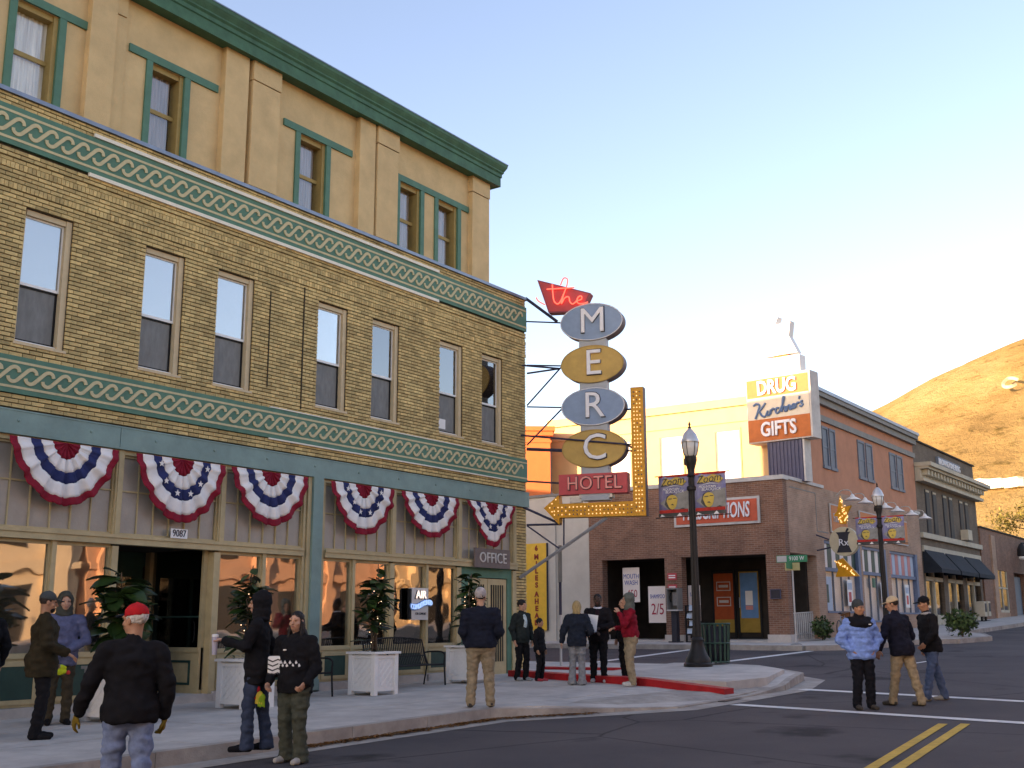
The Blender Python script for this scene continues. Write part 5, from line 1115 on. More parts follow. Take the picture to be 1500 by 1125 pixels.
# litter bin
m_bin = mat('bin_green', (.03,.075,.055), .5, .2, 6)
bn = empty('litter_bin', 'dark green slatted litter bin behind the near lamp post', 'bin', (26.0,12.15,g(26)+.255)); mk('liner', MB().lathe([(.26,.05),(.29,.9)], n=16), m_outline, bn, smooth=True)
for k in range(16): a = k*math.pi/8; mk('slat', MB().tube([(.30*math.cos(a), .30*math.sin(a), .03), (.34*math.cos(a), .34*math.sin(a), .98)], .03, 4), m_bin, bn)
for zz, rr in ((.06,.32),(.5,.34),(.96,.36)): mk('hoop', MB().tube([(rr*math.cos(a*math.pi/10), rr*math.sin(a*math.pi/10), zz) for a in range(20)], .022, 6, closed=True), m_bin, bn)
# street name sign
m_sgreen = mat('street_sign_green', (.02,.24,.12), .5, .08, 5); ss = empty('street_name_sign', 'green street sign reading 9100 W on a slim pole at far corner', 'street sign', (37.75, 14.65, g(37.75)+.17), R(-90))
mk('pole', MB().tube([(0,0,0),(0,0,2.75)], .03, 8), m_cop, ss); mk('foot', MB().lathe([(.2,0),(.2,.03),(.06,.06)], n=10), m_galv, ss)
mk('name_plate', MB().box(-.55,.55,-.02,.02,2.78,3.02), m_sgreen, ss); mk('white_patch', MB().box(-.53,-.18,-.026,-.021,2.80,3.0), m_cop, ss); text('lettering', '9100 W', .2, (.18,-.027,2.9), m_whiteplain, ss, .004, xs=.82); mk('cross_plate', MB().box(-.02,.02,-.5,.35,2.55,2.77), m_sgreen, ss); mk('lower_plate', MB().box(-.25,.28,-.03,-.022,2.5,2.76), mat('pale_yellow_plate', (.52,.46,.22), .5, .1, 5), ss)
# payphone on a pedestal
ph = facing_w('payphone', 'grey payphone on a dark pedestal before the brick pier', 'payphone', 38.9, 19.78, g(38.9)+.17); ph.scale = (.68,1,1); mk('pedestal', MB().box(-.16,.16,-.12,.12,0,1.15).box(-.3,.3,-.22,.22,0,.04), m_outline, ph); mk('shelf', MB().box(-.34,.34,-.24,.2,1.15,1.2), m_cop, ph); mk('hood', MB().box(-.34,-.29,-.22,.2,1.2,2.0).box(.29,.34,-.22,.2,1.2,2.0).box(-.29,.29,-.22,.2,1.95,2.0).box(-.29,.29,.15,.2,1.2,1.95), m_grey, ph)
mk('phone_body', MB().box(-.12,.14,-.02,.14,1.35,1.85), m_galv, ph); mk('handset', MB().tube(spline([(-.2,-.05,1.82),(-.22,-.08,1.7),(-.22,-.08,1.58),(-.2,-.05,1.48)], 3), .028), m_black, ph)
# small black stand beside the payphone
rk = facing_w('leaflet_rack', 'black leaflet rack in the arcade behind the litter bin', 'rack', 39.0, 19.1, g(39)+.17); mk('frame', MB().frame(-.3,.3,0,1.35,.04,-.05,.05), m_black, rk)
for q in range(4): mk('shelf', MB().box(-.26,.26,-.14,.04,.25+.28*q,.3+.28*q), m_black, rk); mk('leaflet', MB().add([(-.2+.1*(q % 2),-.13,.32+.28*q),(.0+.1*(q % 2),-.13,.32+.28*q),(.0+.1*(q % 2),-.08,.52+.28*q),(-.2+.1*(q % 2),-.08,.52+.28*q)], [(0,1,2,3)]), m_lightblue, rk)
# yellow 6 MILES AHEAD board and slim pole near the hotel corner (face -x)
p0, p1 = atx(766,850,39.3), atx(800.5,850,39.3); yc = (p0.y+p1.y)/2; hw_ = (p0.y-p1.y)/2; zt_ = atx(786,796,39.3).z
ym = facing_w('vertical_sign', 'tall yellow sign lettered 6 MILES AHEAD beyond the hotel corner', 'sign', 39.33, yc, 0); zb_ = g(39)+.6; mk('board', MB().box(-hw_,hw_,-.03,.04,zb_,zt_), mat('sign_yellow', (.80,.46,.05), .5, .08, 5), ym); mk('edge', MB().box(hw_,hw_+.05,-.035,.05,zb_,zt_), m_outline, ym)
lh = (zt_-zb_)/12.3; m_slr = mat('sign_letter_red', (.30,.03,.02), .5, 0)
for k, ch in enumerate('6 MILES AHEAD'.replace(' ', '')): text('lettering', ch, lh*1.0, (.10,-.04,zt_-lh*(.72+k*1.0+(.25 if k > 0 else 0)+(.3 if k > 5 else 0))), m_slr, ym, .006, offset=.012)
pp = empty('sign_pole', 'slim pole with edge on sign between hotel corner and white wall', 'pole', (25.55,16.35,g(25.5)+.17)); mk('pole', MB().tube([(0,0,0),(0,0,3.05)], .032, 8), m_cop, pp); mk('post_sleeve', MB().tube([(0,0,1.3),(0,0,3.06)], .04, 8), m_steel, pp); mk('sign_edge', MB().box(-.3,.3,-.045,.045,2.15,3.1), m_grey, pp); pp.rotation_euler = (0, 0, CAM_YAW)
# bicycle against the drug store wall
bk = empty('bicycle', 'old bicycle parked by the drug store shop window', 'bicycle', (42.9,14.78,g(42.9)+.17), R(4)); m_chrome = mat('bike_frame', (.30,.36,.42), .4, .1, 8, metal=.5)
for xx in (-.52,.52):
    wh = mk('wheel', MB().tube([(xx+.33*math.cos(a*math.pi/12), 0, .34+.33*math.sin(a*math.pi/12)) for a in range(24)], .02, 6, closed=True), m_outline, bk); mk('rim', MB().tube([(xx+.3*math.cos(a*math.pi/12), 0, .34+.3*math.sin(a*math.pi/12)) for a in range(24)], .01, 4, closed=True), m_galv, wh)
    sp = MB()
    for a in range(12): sp.tube([(xx, 0, .34), (xx+.3*math.cos(a*math.pi/6), 0, .34+.3*math.sin(a*math.pi/6))], .003, 3)
    tag(mk('spokes', sp, m_galv, wh), kind='stuff')
mk('frame', MB().tube([(-.52,0,.34),(-.1,0,.30),(.32,0,.78),(-.22,0,.82),(-.1,0,.30)], .018).tube([(-.52,0,.34),(-.22,0,.82)], .012).tube([(.32,0,.85),(.36,0,.65),(.52,0,.34)], .016), m_chrome, bk); mk('handlebar', MB().tube([(.2,-.28,1.02),(.34,-.2,1.0),(.33,0,.95),(.34,.2,1.0),(.2,.28,1.02)], .013), m_galv, bk); mk('saddle', MB().ball((-.25,0,.93), (.14,.08,.04)), m_outline, bk); mk('basket', MB().frame(.35,.62,.75,1.0,.03,-.15,.15), mat('basket_brown', (.2,.09,.04), .8, .2, 9), bk)
# leafy things
def leafball(n, rad, seed, size=(.05,.1)):
    mb = MB(); rr = random.Random(seed)
    for i in range(n):
        v = Vector((rr.gauss(0,1), rr.gauss(0,1), rr.gauss(0,1))).normalized(); q = rr.random()**.35
        lump = .72+.5*noise.noise(v*2.3+Vector((seed,0,0)))
        p = Vector((v.x*rad[0], v.y*rad[1], v.z*rad[2]))*q*lump; s = rr.uniform(*size); a = Vector((rr.gauss(0,1), rr.gauss(0,1), rr.gauss(0,1))).normalized()*s; b = a.cross(v if abs(a.normalized().dot(v)) < .95 else Vector((0,0,1))).normalized()*s*.55
        mb.add([p-a, p+b, p+a, p-b], [(0,1,2,3)])
    return mb
m_shrub = mat('shrub_leaf', (.045,.085,.025), .6, .35, 3, island=.5); m_tree = mat('autumn_leaf', (.10,.12,.028), .6, .35, 2, island=.5, col2=(.22,.16,.03))
bsh = empty('round_shrub', 'round dark shrub planted on the far kerb corner', 'plant', (44.9,10.95,g(44.9)+.17)); o = mk('foliage', leafball(1100,(.85,.85,.6),3,(.05,.1)), m_shrub, bsh); o.location = (0,0,.55); mk('stem', MB().tube([(0,0,0),(0,0,.5)], .04), m_stem, bsh)
bs2 = empty('low_shrub', 'green shrub at the foot of the drug store arch', 'plant', (41.4,15.05,g(41.4)+.17)); o = mk('foliage', leafball(800,(1.0,.4,.5),5,(.05,.09)), m_shrub, bs2); o.location = (0,0,.42); mk('stem', MB().tube([(0,0,0),(0,0,.4)], .03), m_stem, bs2)
def tree(x, y, z, h, rad, seed, lab, m, n=3200):
    r_ = empty('street_tree', lab, 'tree', (x, y, z), group='trees beyond the awnings')
    mk('trunk', MB().tube(spline([(0,0,0),(.08,.03,h*.25),(-.03,.05,h*.5),(.05,0,h*.8)], 4), [.16-.009*i for i in range(13)], 8), m_stem, r_, smooth=True); rr = random.Random(seed)
    for k in range(7): a = k*.9+seed; zz = h*(.35+.06*k); mk('limb', MB().tube(spline([(0,0,zz),(math.cos(a)*rad*.4, math.sin(a)*rad*.4, zz+.4),(math.cos(a)*rad*.8, math.sin(a)*rad*.8, zz+1.1)], 3), [.06,.055,.05,.04,.035,.03,.02], 5), m_stem, r_)
    mb = MB()
    for k in range(9):
        c = Vector((rr.uniform(-1,1)*rad*.6, rr.uniform(-1,1)*rad*.6, h*.68+rr.uniform(-1,1)*h*.24)); q = leafball(n//9,(rad*.55,rad*.55,rad*.5),seed*10+k,(.08,.17)); q.v = [(v[0]+c.x, v[1]+c.y, v[2]+c.z) for v in q.v]; mb.add(q.v, q.f)
    mk('crown', mb, m, r_)
tree(79.5,13.4,g(79.5)+.17,5.2,1.9,4,'dark leafy street tree at the right edge before the low building',m_shrub); tree(96,25,g(96),10.2,3.6,7,'tall sunlit golden green tree rising behind the low building',m_tree,5000); tree(108,20,g(108),10.6,3.6,9,'sunlit yellowing tree at the far right behind the low building',m_tree,5000)
# ---- buildings across the street, seen only as reflections in the shop windows
m_opp = [mat('opposite_cream', (.62,.47,.30), .9, .08, 1.5, dirt=.1), mat('opposite_brick', (.45,.24,.14), .9, .12, 2), mat('opposite_tan', (.58,.40,.22), .9, .1, 1.5)]
for k, (x0, x1, h, lab) in enumerate(((-32,8,7.2,'tan shops across the street, behind the camera, reflected in the windows'),(8.3,27,8.6,'cream columned building across the street, seen as window reflections'),(27.3,46,7.0,'red brown building across the street, seen only in reflections'),(46.3,75,7.8,'far tan building across the street, reflected at the right'))):
    r_ = empty('opposite_building', lab, 'building', ((x0+x1)/2, -7.6, 0)); Q = off3(r_); mm = m_opp[[2,0,1,2][k]]
    Q('wall', mm, (x0, x1, -16, -7.65, -1, h)); Q('cornice', mm, (x0-.1, x1+.1, -16, -7.1, h, h+.3), (x0, x1, -16, -7.3, h-.35, h-.001)); Q('belt', mm, (x0, x1, -7.64, -7.45, 3.6, 3.95))
    n = int((x1-x0)/3.4)
    for q in range(n):
        xx = x0+1.0+(x1-x0-2)*q/max(1, n-1); Q('pilaster', mm, (xx-.3, xx+.3, -7.64, -7.35, 0, h-.36))
        if q < n-1: xm = xx+(x1-x0-2)/max(1, n-1)/2; Q('window', m_dark, (xm-.6, xm+.6, -7.64, -7.6, 4.5, 6.3)); Q('shop_window', m_dark, (xm-1.0, xm+1.0, -7.64, -7.6, .9, 3.1)); Q('window_hood', mm, (xm-.8, xm+.8, -7.64, -7.4, 6.32, 6.5))
# ================================================================== PEOPLE
def V3(p): return np.array(p, float)
class Shape:
    """a smooth union of round cones and ellipsoids, turned into one continuous skin"""
    def __init__(s, k=.02): s.p = []; s.cuts = []; s.k = k; s.lo = V3((9,9,9)); s.hi = -s.lo
    def grow(s, a, r): s.lo = np.minimum(s.lo, V3(a)-r); s.hi = np.maximum(s.hi, V3(a)+r)
    def cone(s, a, ra, b, rb, k=None): s.p.append(('c', V3(a), ra, V3(b), rb, k)); s.grow(a, ra); s.grow(b, rb); return s
    def chain(s, pts, rs, k=None):
        for i in range(len(pts)-1): s.cone(pts[i], rs[i], pts[i+1], rs[i+1], k)
        return s
    def ell(s, c, r, rot=None, k=None): s.p.append(('e', V3(c), V3(r), rot, k)); s.grow(c, max(r)); return s
    def sub(s, c, r, rot=None): s.cuts.append(('e', V3(c), V3(r), rot)); return s
    def plane(s, n, d): s.cuts.append(('p', V3(n), d)); return s        # remove where n.x > d
    @staticmethod
    def d_ell(P, c, r, rot):
        q = P-c
        if rot is not None: q = q@rot
        k0 = np.linalg.norm(q/r, axis=-1); k1 = np.linalg.norm(q/(r*r), axis=-1)+1e-9
        return k0*(k0-1)/k1
    def field(s, P):
        D = None
        for p in s.p:
            if p[0] == 'c':
                _, a, ra, b, rb, k = p; ab = b-a; L = ab@ab+1e-12
                t = np.clip(((P-a)@ab)/L, 0, 1); d = np.linalg.norm(P-a-t[..., None]*ab, axis=-1)-(ra+(rb-ra)*t)
            else: _, c, r, rot, k = p; d = s.d_ell(P, c, r, rot)
            k = k or s.k
            if D is None: D = d
            else: h = np.clip(.5+.5*(D-d)/k, 0, 1); D = D*(1-h)+d*h-k*h*(1-h)
        for c in s.cuts:
            if c[0] == 'e': D = np.maximum(D, -s.d_ell(P, c[1], c[2], c[3]))
            else: D = np.maximum(D, P@c[1]-c[2])
        return D
    def mesh(s, v):
        lo = s.lo-3*v; hi = s.hi+3*v; n = np.ceil((hi-lo)/v).astype(int)+1
        ax = [lo[i]+v*np.arange(n[i]) for i in range(3)]
        P = np.stack(np.meshgrid(*ax, indexing='ij'), -1); D = s.field(P); S = D < 0
        c = [slice(0, -1), slice(1, None)]
        acc = np.zeros(tuple(n-1)+(3,)); cnt = np.zeros(tuple(n-1))
        for axis in range(3):
            o = [i for i in range(3) if i != axis]
            for u in (0, 1):
                for w in (0, 1):
                    i0 = [None]*3; i1 = [None]*3; i0[axis] = c[0]; i1[axis] = c[1]; i0[o[0]] = i1[o[0]] = c[u]; i0[o[1]] = i1[o[1]] = c[w]
                    d0, d1 = D[tuple(i0)], D[tuple(i1)]; m = S[tuple(i0)] != S[tuple(i1)]
                    t = np.where(m, d0/np.where(m, d0-d1, 1), 0); p = P[tuple(i0)].copy(); p[..., axis] += t*v
                    acc += np.where(m[..., None], p, 0); cnt += m
        act = cnt > 0; idx = -np.ones(act.shape, int); idx[act] = np.arange(act.sum()); verts = acc[act]/cnt[act][:, None]; faces = []
        for axis in range(3):
            o = [(axis+1) % 3, (axis+2) % 3]; a = [slice(None)]*3; b = [slice(None)]*3; a[axis] = slice(0, -1); b[axis] = slice(1, None)
            ch = S[tuple(a)] != S[tuple(b)]; ii = np.argwhere(ch)
            ok = (ii[:, o[0]] > 0) & (ii[:, o[1]] > 0) & (ii[:, o[0]] < act.shape[o[0]]) & (ii[:, o[1]] < act.shape[o[1]]) & (ii[:, axis] < act.shape[axis]); ii = ii[ok]
            def cell(d0, d1): q = ii.copy(); q[:, o[0]] -= d0; q[:, o[1]] -= d1; return idx[q[:, 0], q[:, 1], q[:, 2]]
            q = np.stack([cell(1,1), cell(0,1), cell(0,0), cell(1,0)], 1); inside = S[tuple(a)][ii[:, 0], ii[:, 1], ii[:, 2]]
            q[~inside] = q[~inside][:, ::-1]; faces.append(q[(q >= 0).all(1)])
        return verts, np.concatenate(faces)
def np_mesh(name, parts, mats, parent):
    """join (verts, faces, material index) groups into one smooth mesh"""
    V = []; F = []; MI = []; n = 0
    for v, f, mi in parts: V.append(v); F.append(f+n); MI += [mi]*len(f); n += len(v)
    V = np.concatenate(V); F = np.concatenate(F); me = bpy.data.meshes.new(name)
    me.vertices.add(len(V)); me.vertices.foreach_set('co', V.astype(np.float32).ravel()); me.loops.add(F.size); me.loops.foreach_set('vertex_index', F.astype(np.int32).ravel())
    me.polygons.add(len(F)); me.polygons.foreach_set('loop_start', np.arange(0, F.size, 4, dtype=np.int32)); me.polygons.foreach_set('loop_total', np.full(len(F), 4, np.int32))
    for m in mats: me.materials.append(m)
    me.polygons.foreach_set('material_index', np.array(MI, np.int32)); me.polygons.foreach_set('use_smooth', [True]*len(F)); me.update(calc_edges=True); me.validate()
    return link_mesh(name, me, parent)
def wrinkle(v, f, amp, fr, seed):
    """cloth folds pushed into the surface along its normals"""
    t = v[f]; nrm = np.cross(t[:, 2]-t[:, 0], t[:, 3]-t[:, 1]); N = np.zeros_like(v)
    for i in range(4): np.add.at(N, f[:, i], nrm)
    N /= np.linalg.norm(N, axis=1)[:, None]+1e-9
    o = Vector((seed*3.1, seed*1.7, seed*.9))
    w = np.array([noise.noise(Vector((p[0]*fr, p[1]*fr, p[2]*fr*1.9))+o)+.6*noise.noise(Vector((p[0]*fr*2.2+p[2]*9, p[1]*fr*2.2, p[2]*fr*2.6-p[0]*7))+o) for p in v])
    return v+N*(w*amp)[:, None]
def quilt(v, f):
    t = v[f]; nrm = np.cross(t[:, 2]-t[:, 0], t[:, 3]-t[:, 1]); N = np.zeros_like(v)
    for i in range(4): np.add.at(N, f[:, i], nrm)
    N /= np.linalg.norm(N, axis=1)[:, None]+1e-9
    return v+N*((np.abs(np.sin(v[:, 2]*math.pi/.115))**.45-.8)*.016)[:, None]
def rotz(a): c, s = math.cos(a), math.sin(a); return np.array([[c,-s,0],[s,c,0],[0,0,1]])
def rotx(a): c, s = math.cos(a), math.sin(a); return np.array([[1,0,0],[0,c,-s],[0,s,c]])
def unit(v): v = V3(v); return v/(np.linalg.norm(v)+1e-9)
CLOTH = {}
def cloth(col, rough=.9, var=.25):
    k = tuple(col)
    if k not in CLOTH: CLOTH[k] = mat('cloth_%d' % len(CLOTH), col, rough, var, 14, .35, 220, spec=.15)
    return CLOTH[k]
SKIN = {n: mat('skin_'+n, c, .55, .1, 12, spec=.35) for n, c in {'fair': (.50,.27,.18), 'tan': (.40,.20,.12), 'dark': (.06,.032,.022)}.items()}
m_eye = mat('eye_dark', (.02,.015,.012), .3, 0); m_lip = mat('lip', (.28,.09,.075), .5, .05); 
def hand(S, wrist, d, palm_n, side, curl=.5, scale=1.0):
    """palm, four unequal bent fingers and a thumb leaving the side of the palm; d = forearm direction, palm_n = palm normal"""
    d = unit(d); nrm = unit(V3(palm_n)-d*(V3(palm_n)@d)); lat = np.cross(d, nrm)*side; q = scale
    w = V3(wrist); pc = w+d*.05*q
    S.cone(w-d*.02, .024*q, w+d*.02*q, .024*q); 
    R_ = np.stack([lat, nrm, d], 1); S.ell(pc+d*.005, (.042*q, .016*q, .052*q), R_)
    for i, (o, L) in enumerate(((-.030,.068),(-.010,.078),(.010,.073),(.029,.056))):
        a = w+d*.092*q+lat*o*q; c1 = curl*.7; b = a+(d*math.cos(c1)+nrm*math.sin(c1))*L*.5*q; c2 = curl*1.7; e = b+(d*math.cos(c2)+nrm*math.sin(c2))*L*.5*q
        S.chain([a-d*.015, b, e], [.0095*q, .0088*q, .0075*q], k=.004)
    a = w+d*.03*q-lat*.03*q; b = a+(d*.6-lat*.7+nrm*.35)*.042*q; e = b+(d*.9-lat*.15+nrm*.35)*.034*q
    S.chain([a, b, e], [.0135*q, .0115*q, .009*q], k=.006)
PN = [0]
def person(lab, pos, face, H=1.75, jacket=(.012,.012,.014), trousers=(.02,.02,.025), shoes=(.02,.018,.016), skin='fair', hair=(.03,.02,.015), hairstyle='short', hat=None, hat_col=(.5,.02,.02),
           armL=None, armR=None, feet=None, head_yaw=0, head_pitch=0, lean=0, width=1.0, hem=.82, puff=0, loose=1.1, hood=None, collar=None, shirt=None, glove=None, beard=None, curlL=.5, curlR=.5, flare=.0, group='people standing about the corner', extra=None):
    PN[0] += 1; seed = PN[0]; s = H/1.76
    root = empty('person', lab, 'person', pos, face-math.pi/2, group=group); root.scale = (s, s, s)
    m_j, m_t, m_s, m_sk = cloth(jacket), cloth(trousers), cloth(shoes, .6), SKIN[skin]
    feet = feet or ((-.11,.02,0), (.11,-.02,0))              # left (-x), right (+x): toes point +y
    hipz = .93; W = width
    armL = armL or ((-.27*W,-.03,1.14), (-.27*W,.05,.89)); armR = armR or ((.27*W,-.03,1.14), (.27*W,.05,.89))
    up = lambda p: V3(p)+V3((0, lean*max(0, p[2]-hipz)/.6, 0))
    # ---------- trousers
    T = Shape(.035); T.ell((0,.0,hipz+.0), (.165*W,.115*W,.12)); T.ell((0,-.045,hipz-.05), (.145*W,.09*W,.10))
    ank = []
    for sx, f in ((-1, feet[0]), (1, feet[1])):
        h = V3((sx*.085*W, 0, hipz-.04)); a = V3((f[0], f[1]-.02, f[2]+.085)); L = np.linalg.norm(h-a); mid = (h+a)/2; bend = math.sqrt(max(0, .4055**2-(L/2)**2))
        kn = mid+V3((0, 1, 0))*min(bend, .25)+V3((0,0,.02)); ank.append((kn, a)); lo_ = loose
        T.chain([h, h*.45+kn*.55, kn], [.088*W*lo_, .077*lo_, .066*lo_]); T.chain([kn, kn*.5+a*.5, a+V3((0,0,.02)), a-V3((0,0,.03))], [.066*lo_, .061*lo_, .056*lo_+flare*.5, .058*lo_+flare], k=.02)
    T.plane((0,0,-1), -.022); T.plane((0,0,1), hipz+.12)
    v, f = T.mesh(.0125); v = wrinkle(v, f, .015, 9, seed); np_mesh('trousers', [(v, f, 0)], [m_t], root)
    # ---------- shoes
    for sx, ft in ((-1, feet[0]), (1, feet[1])):
        S = Shape(.02); x, y, z = ft; out = sx*.02
        S.cone((x, y-.05, z+.045), .042, (x+out*.5, y+.06, z+.04), .042); S.cone((x+out*.5, y+.06, z+.036), .042, (x+out, y+.15, z+.032), .036); S.cone((x, y-.04, z+.05), .042, (x, y-.02, z+.11), .038); S.plane((0,0,-1), -(z+.001))
        v, f = S.mesh(.010); np_mesh('shoe', [(v, f, 0)], [m_s], root)
    # ---------- jacket: torso and sleeves
    p = puff+.012; J = Shape(.045)
    J.ell(up((0,.0,1.27)), (.185*W+p,.122*W+p,.20)); J.ell(up((0,.01,1.08)), (.172*W+p,.125*W+p,.20)); J.ell(up((0,-.005,hem+.06)), (.182*W+p,.138*W+p,.24))
    if hem < .9: J.ell(up((0,-.012,.94)), (.186*W+p,.148*W+p,.17))
    J.cone(up((-.12*W,-.005,1.42)), .055+p*.6, up((.12*W,-.005,1.42)), .055+p*.6); J.cone(up((0,-.01,1.42)), .075, up((0,-.005,1.50)), .064)
    for sx, (el_, wr) in ((-1, armL), (1, armR)):
        sh = up((sx*.185*W, -.005, 1.40)); el_, wr = up(el_), up(wr); wc = el_+(wr-el_)*.93
        J.chain([sh, el_, wc], [.070+p*.7, .056+p*.8, .045+p*.45], k=.03)
    J.plane((0,0,-1), -hem)
    if collar: pass
    v, f = J.mesh(.0125)
    v = wrinkle(v, f, .014+p*.12, 8, seed+40)
    if puff > .02: v = quilt(v, f)
    jo = np_mesh('jacket', [(v, f, 0)], [m_j], root)
    # ---------- head, neck, hands and the hidden core: the body
    hc = up((0, .015, 1.64)); HR = rotz(head_yaw)@rotx(head_pitch); hp = lambda q: hc+HR@V3(q)
    B_ = Shape(.018)
    B_.ell(hp((0,-.012,.028)), (.074,.092,.086), HR); B_.ell(hp((0,.022,-.03)), (.062,.068,.085), HR); B_.ell(hp((0,.045,-.082)), (.036,.034,.032), HR)
    B_.cone(hp((0,.088,.012)), .010, hp((0,.108,-.028)), .0155, k=.012); B_.ell(hp((0,.082,-.064)), (.026,.016,.012), HR, k=.01); B_.cone(hp((-.045,.078,.028)), .012, hp((.045,.078,.028)), .012, k=.02)
    B_.ell(hp((-.045,.060,-.028)), (.022,.02,.02), HR); B_.ell(hp((.045,.060,-.028)), (.022,.02,.02), HR)
    for sx in (-1, 1): B_.ell(hp((sx*.078,-.008,-.008)), (.010,.020,.032), HR, k=.008); B_.sub(hp((sx*.031,.100,.008)), (.017,.016,.011), HR)
    B_.cone(hp((0,-.02,-.06)), .054, up((0,-.01,1.46)), .058, k=.03)
    v, f = B_.mesh(.0075); parts = [(v, f, 0)]
    E_ = Shape(.003)
    for sx in (-1, 1): E_.ell(hp((sx*.031,.084,.008)), (.013,.008,.007), HR); E_.cone(hp((sx*.018,.090,.030)), .0045, hp((sx*.046,.083,.030)), .004)
    v, f = E_.mesh(.004); parts.append((v, f, 1))
    E_ = Shape(.003); E_.cone(hp((-.018,.094,-.063)), .006, hp((.018,.094,-.063)), .006); v, f = E_.mesh(.004); parts.append((v, f, 2))
    C_ = Shape(.04); C_.ell(up((0,0,1.2)), (.13*W,.09,.24)); C_.ell((0,0,.95), (.12*W,.08,.14)); C_.cone(up((-.15*W,0,1.40)), .04, up((.15*W,0,1.40)), .04)
    for sx, (el_, wr) in ((-1, armL), (1, armR)): C_.chain([up((sx*.175*W,0,1.40)), up(el_), up(wr)], [.04,.032,.024])
    for kn, a in ank: C_.chain([V3((kn[0]*.9, 0, .9)), kn, a], [.06,.045,.035])
    v, f = C_.mesh(.02); parts.append((v, f, 0))
    for sx, (el_, wr), cu in ((-1, armL, curlL), (1, armR, curlR)):
        el_, wr = up(el_), up(wr); Hn = Shape(.012); hand(Hn, wr, wr-el_, (-sx,.25,0) if abs((wr-el_)[2]) > .15 else (0,0,-1), sx, cu); v, f = Hn.mesh(.0048); parts.append((v, f, 3 if glove else 0))
    np_mesh('body', parts, [m_sk, m_eye, m_lip, cloth(glove) if glove else m_sk], root)
    # ---------- hair
    if hairstyle:
        Hh = Shape(.03); Hh.ell(hp((0,-.022,.040)), (.082,.095,.088), HR)
        if hairstyle == 'long': Hh.ell(hp((0,-.045,-.06)), (.09,.07,.13), HR); Hh.ell(up((0,-.085,1.42)), (.11,.06,.16)); Hh.cone(hp((-.075,.0,-.02)), .02, up((-.095,.05,1.38)), .024); Hh.cone(hp((.075,.0,-.02)), .02, up((.095,.05,1.38)), .024)
        if hairstyle == 'bob': Hh.ell(hp((0,-.04,-.02)), (.10,.085,.11), HR); Hh.ell(hp((0,-.06,-.12)), (.085,.06,.075), HR)
        if hairstyle == 'curly': Hh.ell(hp((0,-.015,.055)), (.085,.095,.085), HR)
        Hh.sub(hp((0,.105,-.030)), (.066,.082,.088), HR)
        if hairstyle == 'short': Hh.plane(HR@V3((0,.35,-.93)), float((HR@V3((0,.35,-.93)))@hp((0,-.02,-.045))))
        v, f = Hh.mesh(.0085); v = wrinkle(v, f, .006, 34, seed+80); np_mesh('hair', [(v, f, 0)], [mat('hair_%d' % seed, hair, .6, .4, 60, stretch=(1,1,.2))], root)
    if beard: Bd = Shape(.015); Bd.ell(hp((0,.05,-.085)), (.05,.045,.04), HR); Bd.sub(hp((0,.10,-.045)), (.03,.03,.018), HR); v, f = Bd.mesh(.007); np_mesh('beard', [(v, f, 0)], [cloth(beard)], root)
    # ---------- hats and hoods
    if hat == 'cap':
        Hc = Shape(.012); Hc.ell(hp((0,-.016,.055)), (.089,.104,.088), HR); Hc.plane(HR@V3((0,-.12,-1)), float((HR@V3((0,-.12,-1)))@hp((0,0,.035)))); Hc.ell(hp((0,-.016,.142)), (.012,.012,.008), HR)
        v, f = Hc.mesh(.008); co = np_mesh('cap', [(v, f, 0)], [cloth(hat_col, .8, .1)], root); Bm = Shape(.01); Bm.ell(hp((0,.115,.040)), (.072,.075,.010), HR@rotx(-.18)); v, f = Bm.mesh(.007); np_mesh('brim', [(v, f, 0)], [cloth(extra['brim'], .8) if extra and 'brim' in extra else cloth(hat_col, .8, .1)], co)
    if hat == 'beanie':
        Hc = Shape(.015); Hc.ell(hp((0,-.018,.055)), (.090,.104,.108), HR); Hc.plane(HR@V3((0,.28,-1)), float((HR@V3((0,.28,-1)))@hp((0,.06,.035)))); v, f = Hc.mesh(.008); v = wrinkle(v, f, .003, 40, seed); co = np_mesh('knit_hat', [(v, f, 0)], [cloth(hat_col)], root)
    if hood:
        Hc = Shape(.03); Hc.ell(hp((0,-.03,.03)), (.112,.125,.128), HR); Hc.ell(hp((0,-.06,.10)), (.07,.08,.06), HR); Hc.ell(hp((0,-.04,-.09)), (.115,.11,.09), HR); Hc.ell(up((0,-.02,1.475)), (.125,.105,.055)); Hc.sub(hp((0,.11,-.005)), (.070,.115,.098), HR)
        v, f = Hc.mesh(.0095); v = wrinkle(v, f, .006, 14, seed+9); np_mesh('hood', [(v, f, 0)], [cloth(hood)], root)
    if collar:
        Cc = Shape(.02); Cc.ell(up((0,-.005,1.475)), (.098,.088,.045)); Cc.sub(up((0,.01,1.52)), (.065,.065,.07)); v, f = Cc.mesh(.009); np_mesh('collar', [(v, f, 0)], [cloth(collar)], root)
    if shirt:
        Sc = Shape(.02); Sc.ell(up((0,.075,1.26)), (.075,.065+p,.19)); v, f = Sc.mesh(.0125); np_mesh('shirt_front', [(v, f, 0)], [cloth(shirt)], root)
    return root
BLACK = (.010,.010,.012); NAVY = (.012,.015,.026); DENIM = (.10,.15,.27); KHAKI = (.30,.235,.15)
left_dir = math.atan2(-AR.y, -AR.x); right_dir = math.atan2(AR.y, AR.x)
def to_cam(x, y): return math.atan2(-y, -x)
def gz(x, o=0): return g(x)+o
POCK_L = ((-.275,-.06,1.12), (-.20,.11,.93)); POCK_R = ((.275,-.06,1.12), (.20,.11,.93))
person('dark clothed figure cut off by the left edge of the picture', (8.15,13.85,gz(8.15,.17)), to_cam(8,14)+math.pi+.6, 1.76, BLACK, BLACK, BLACK, hairstyle='short', hair=(.06,.02,.008))
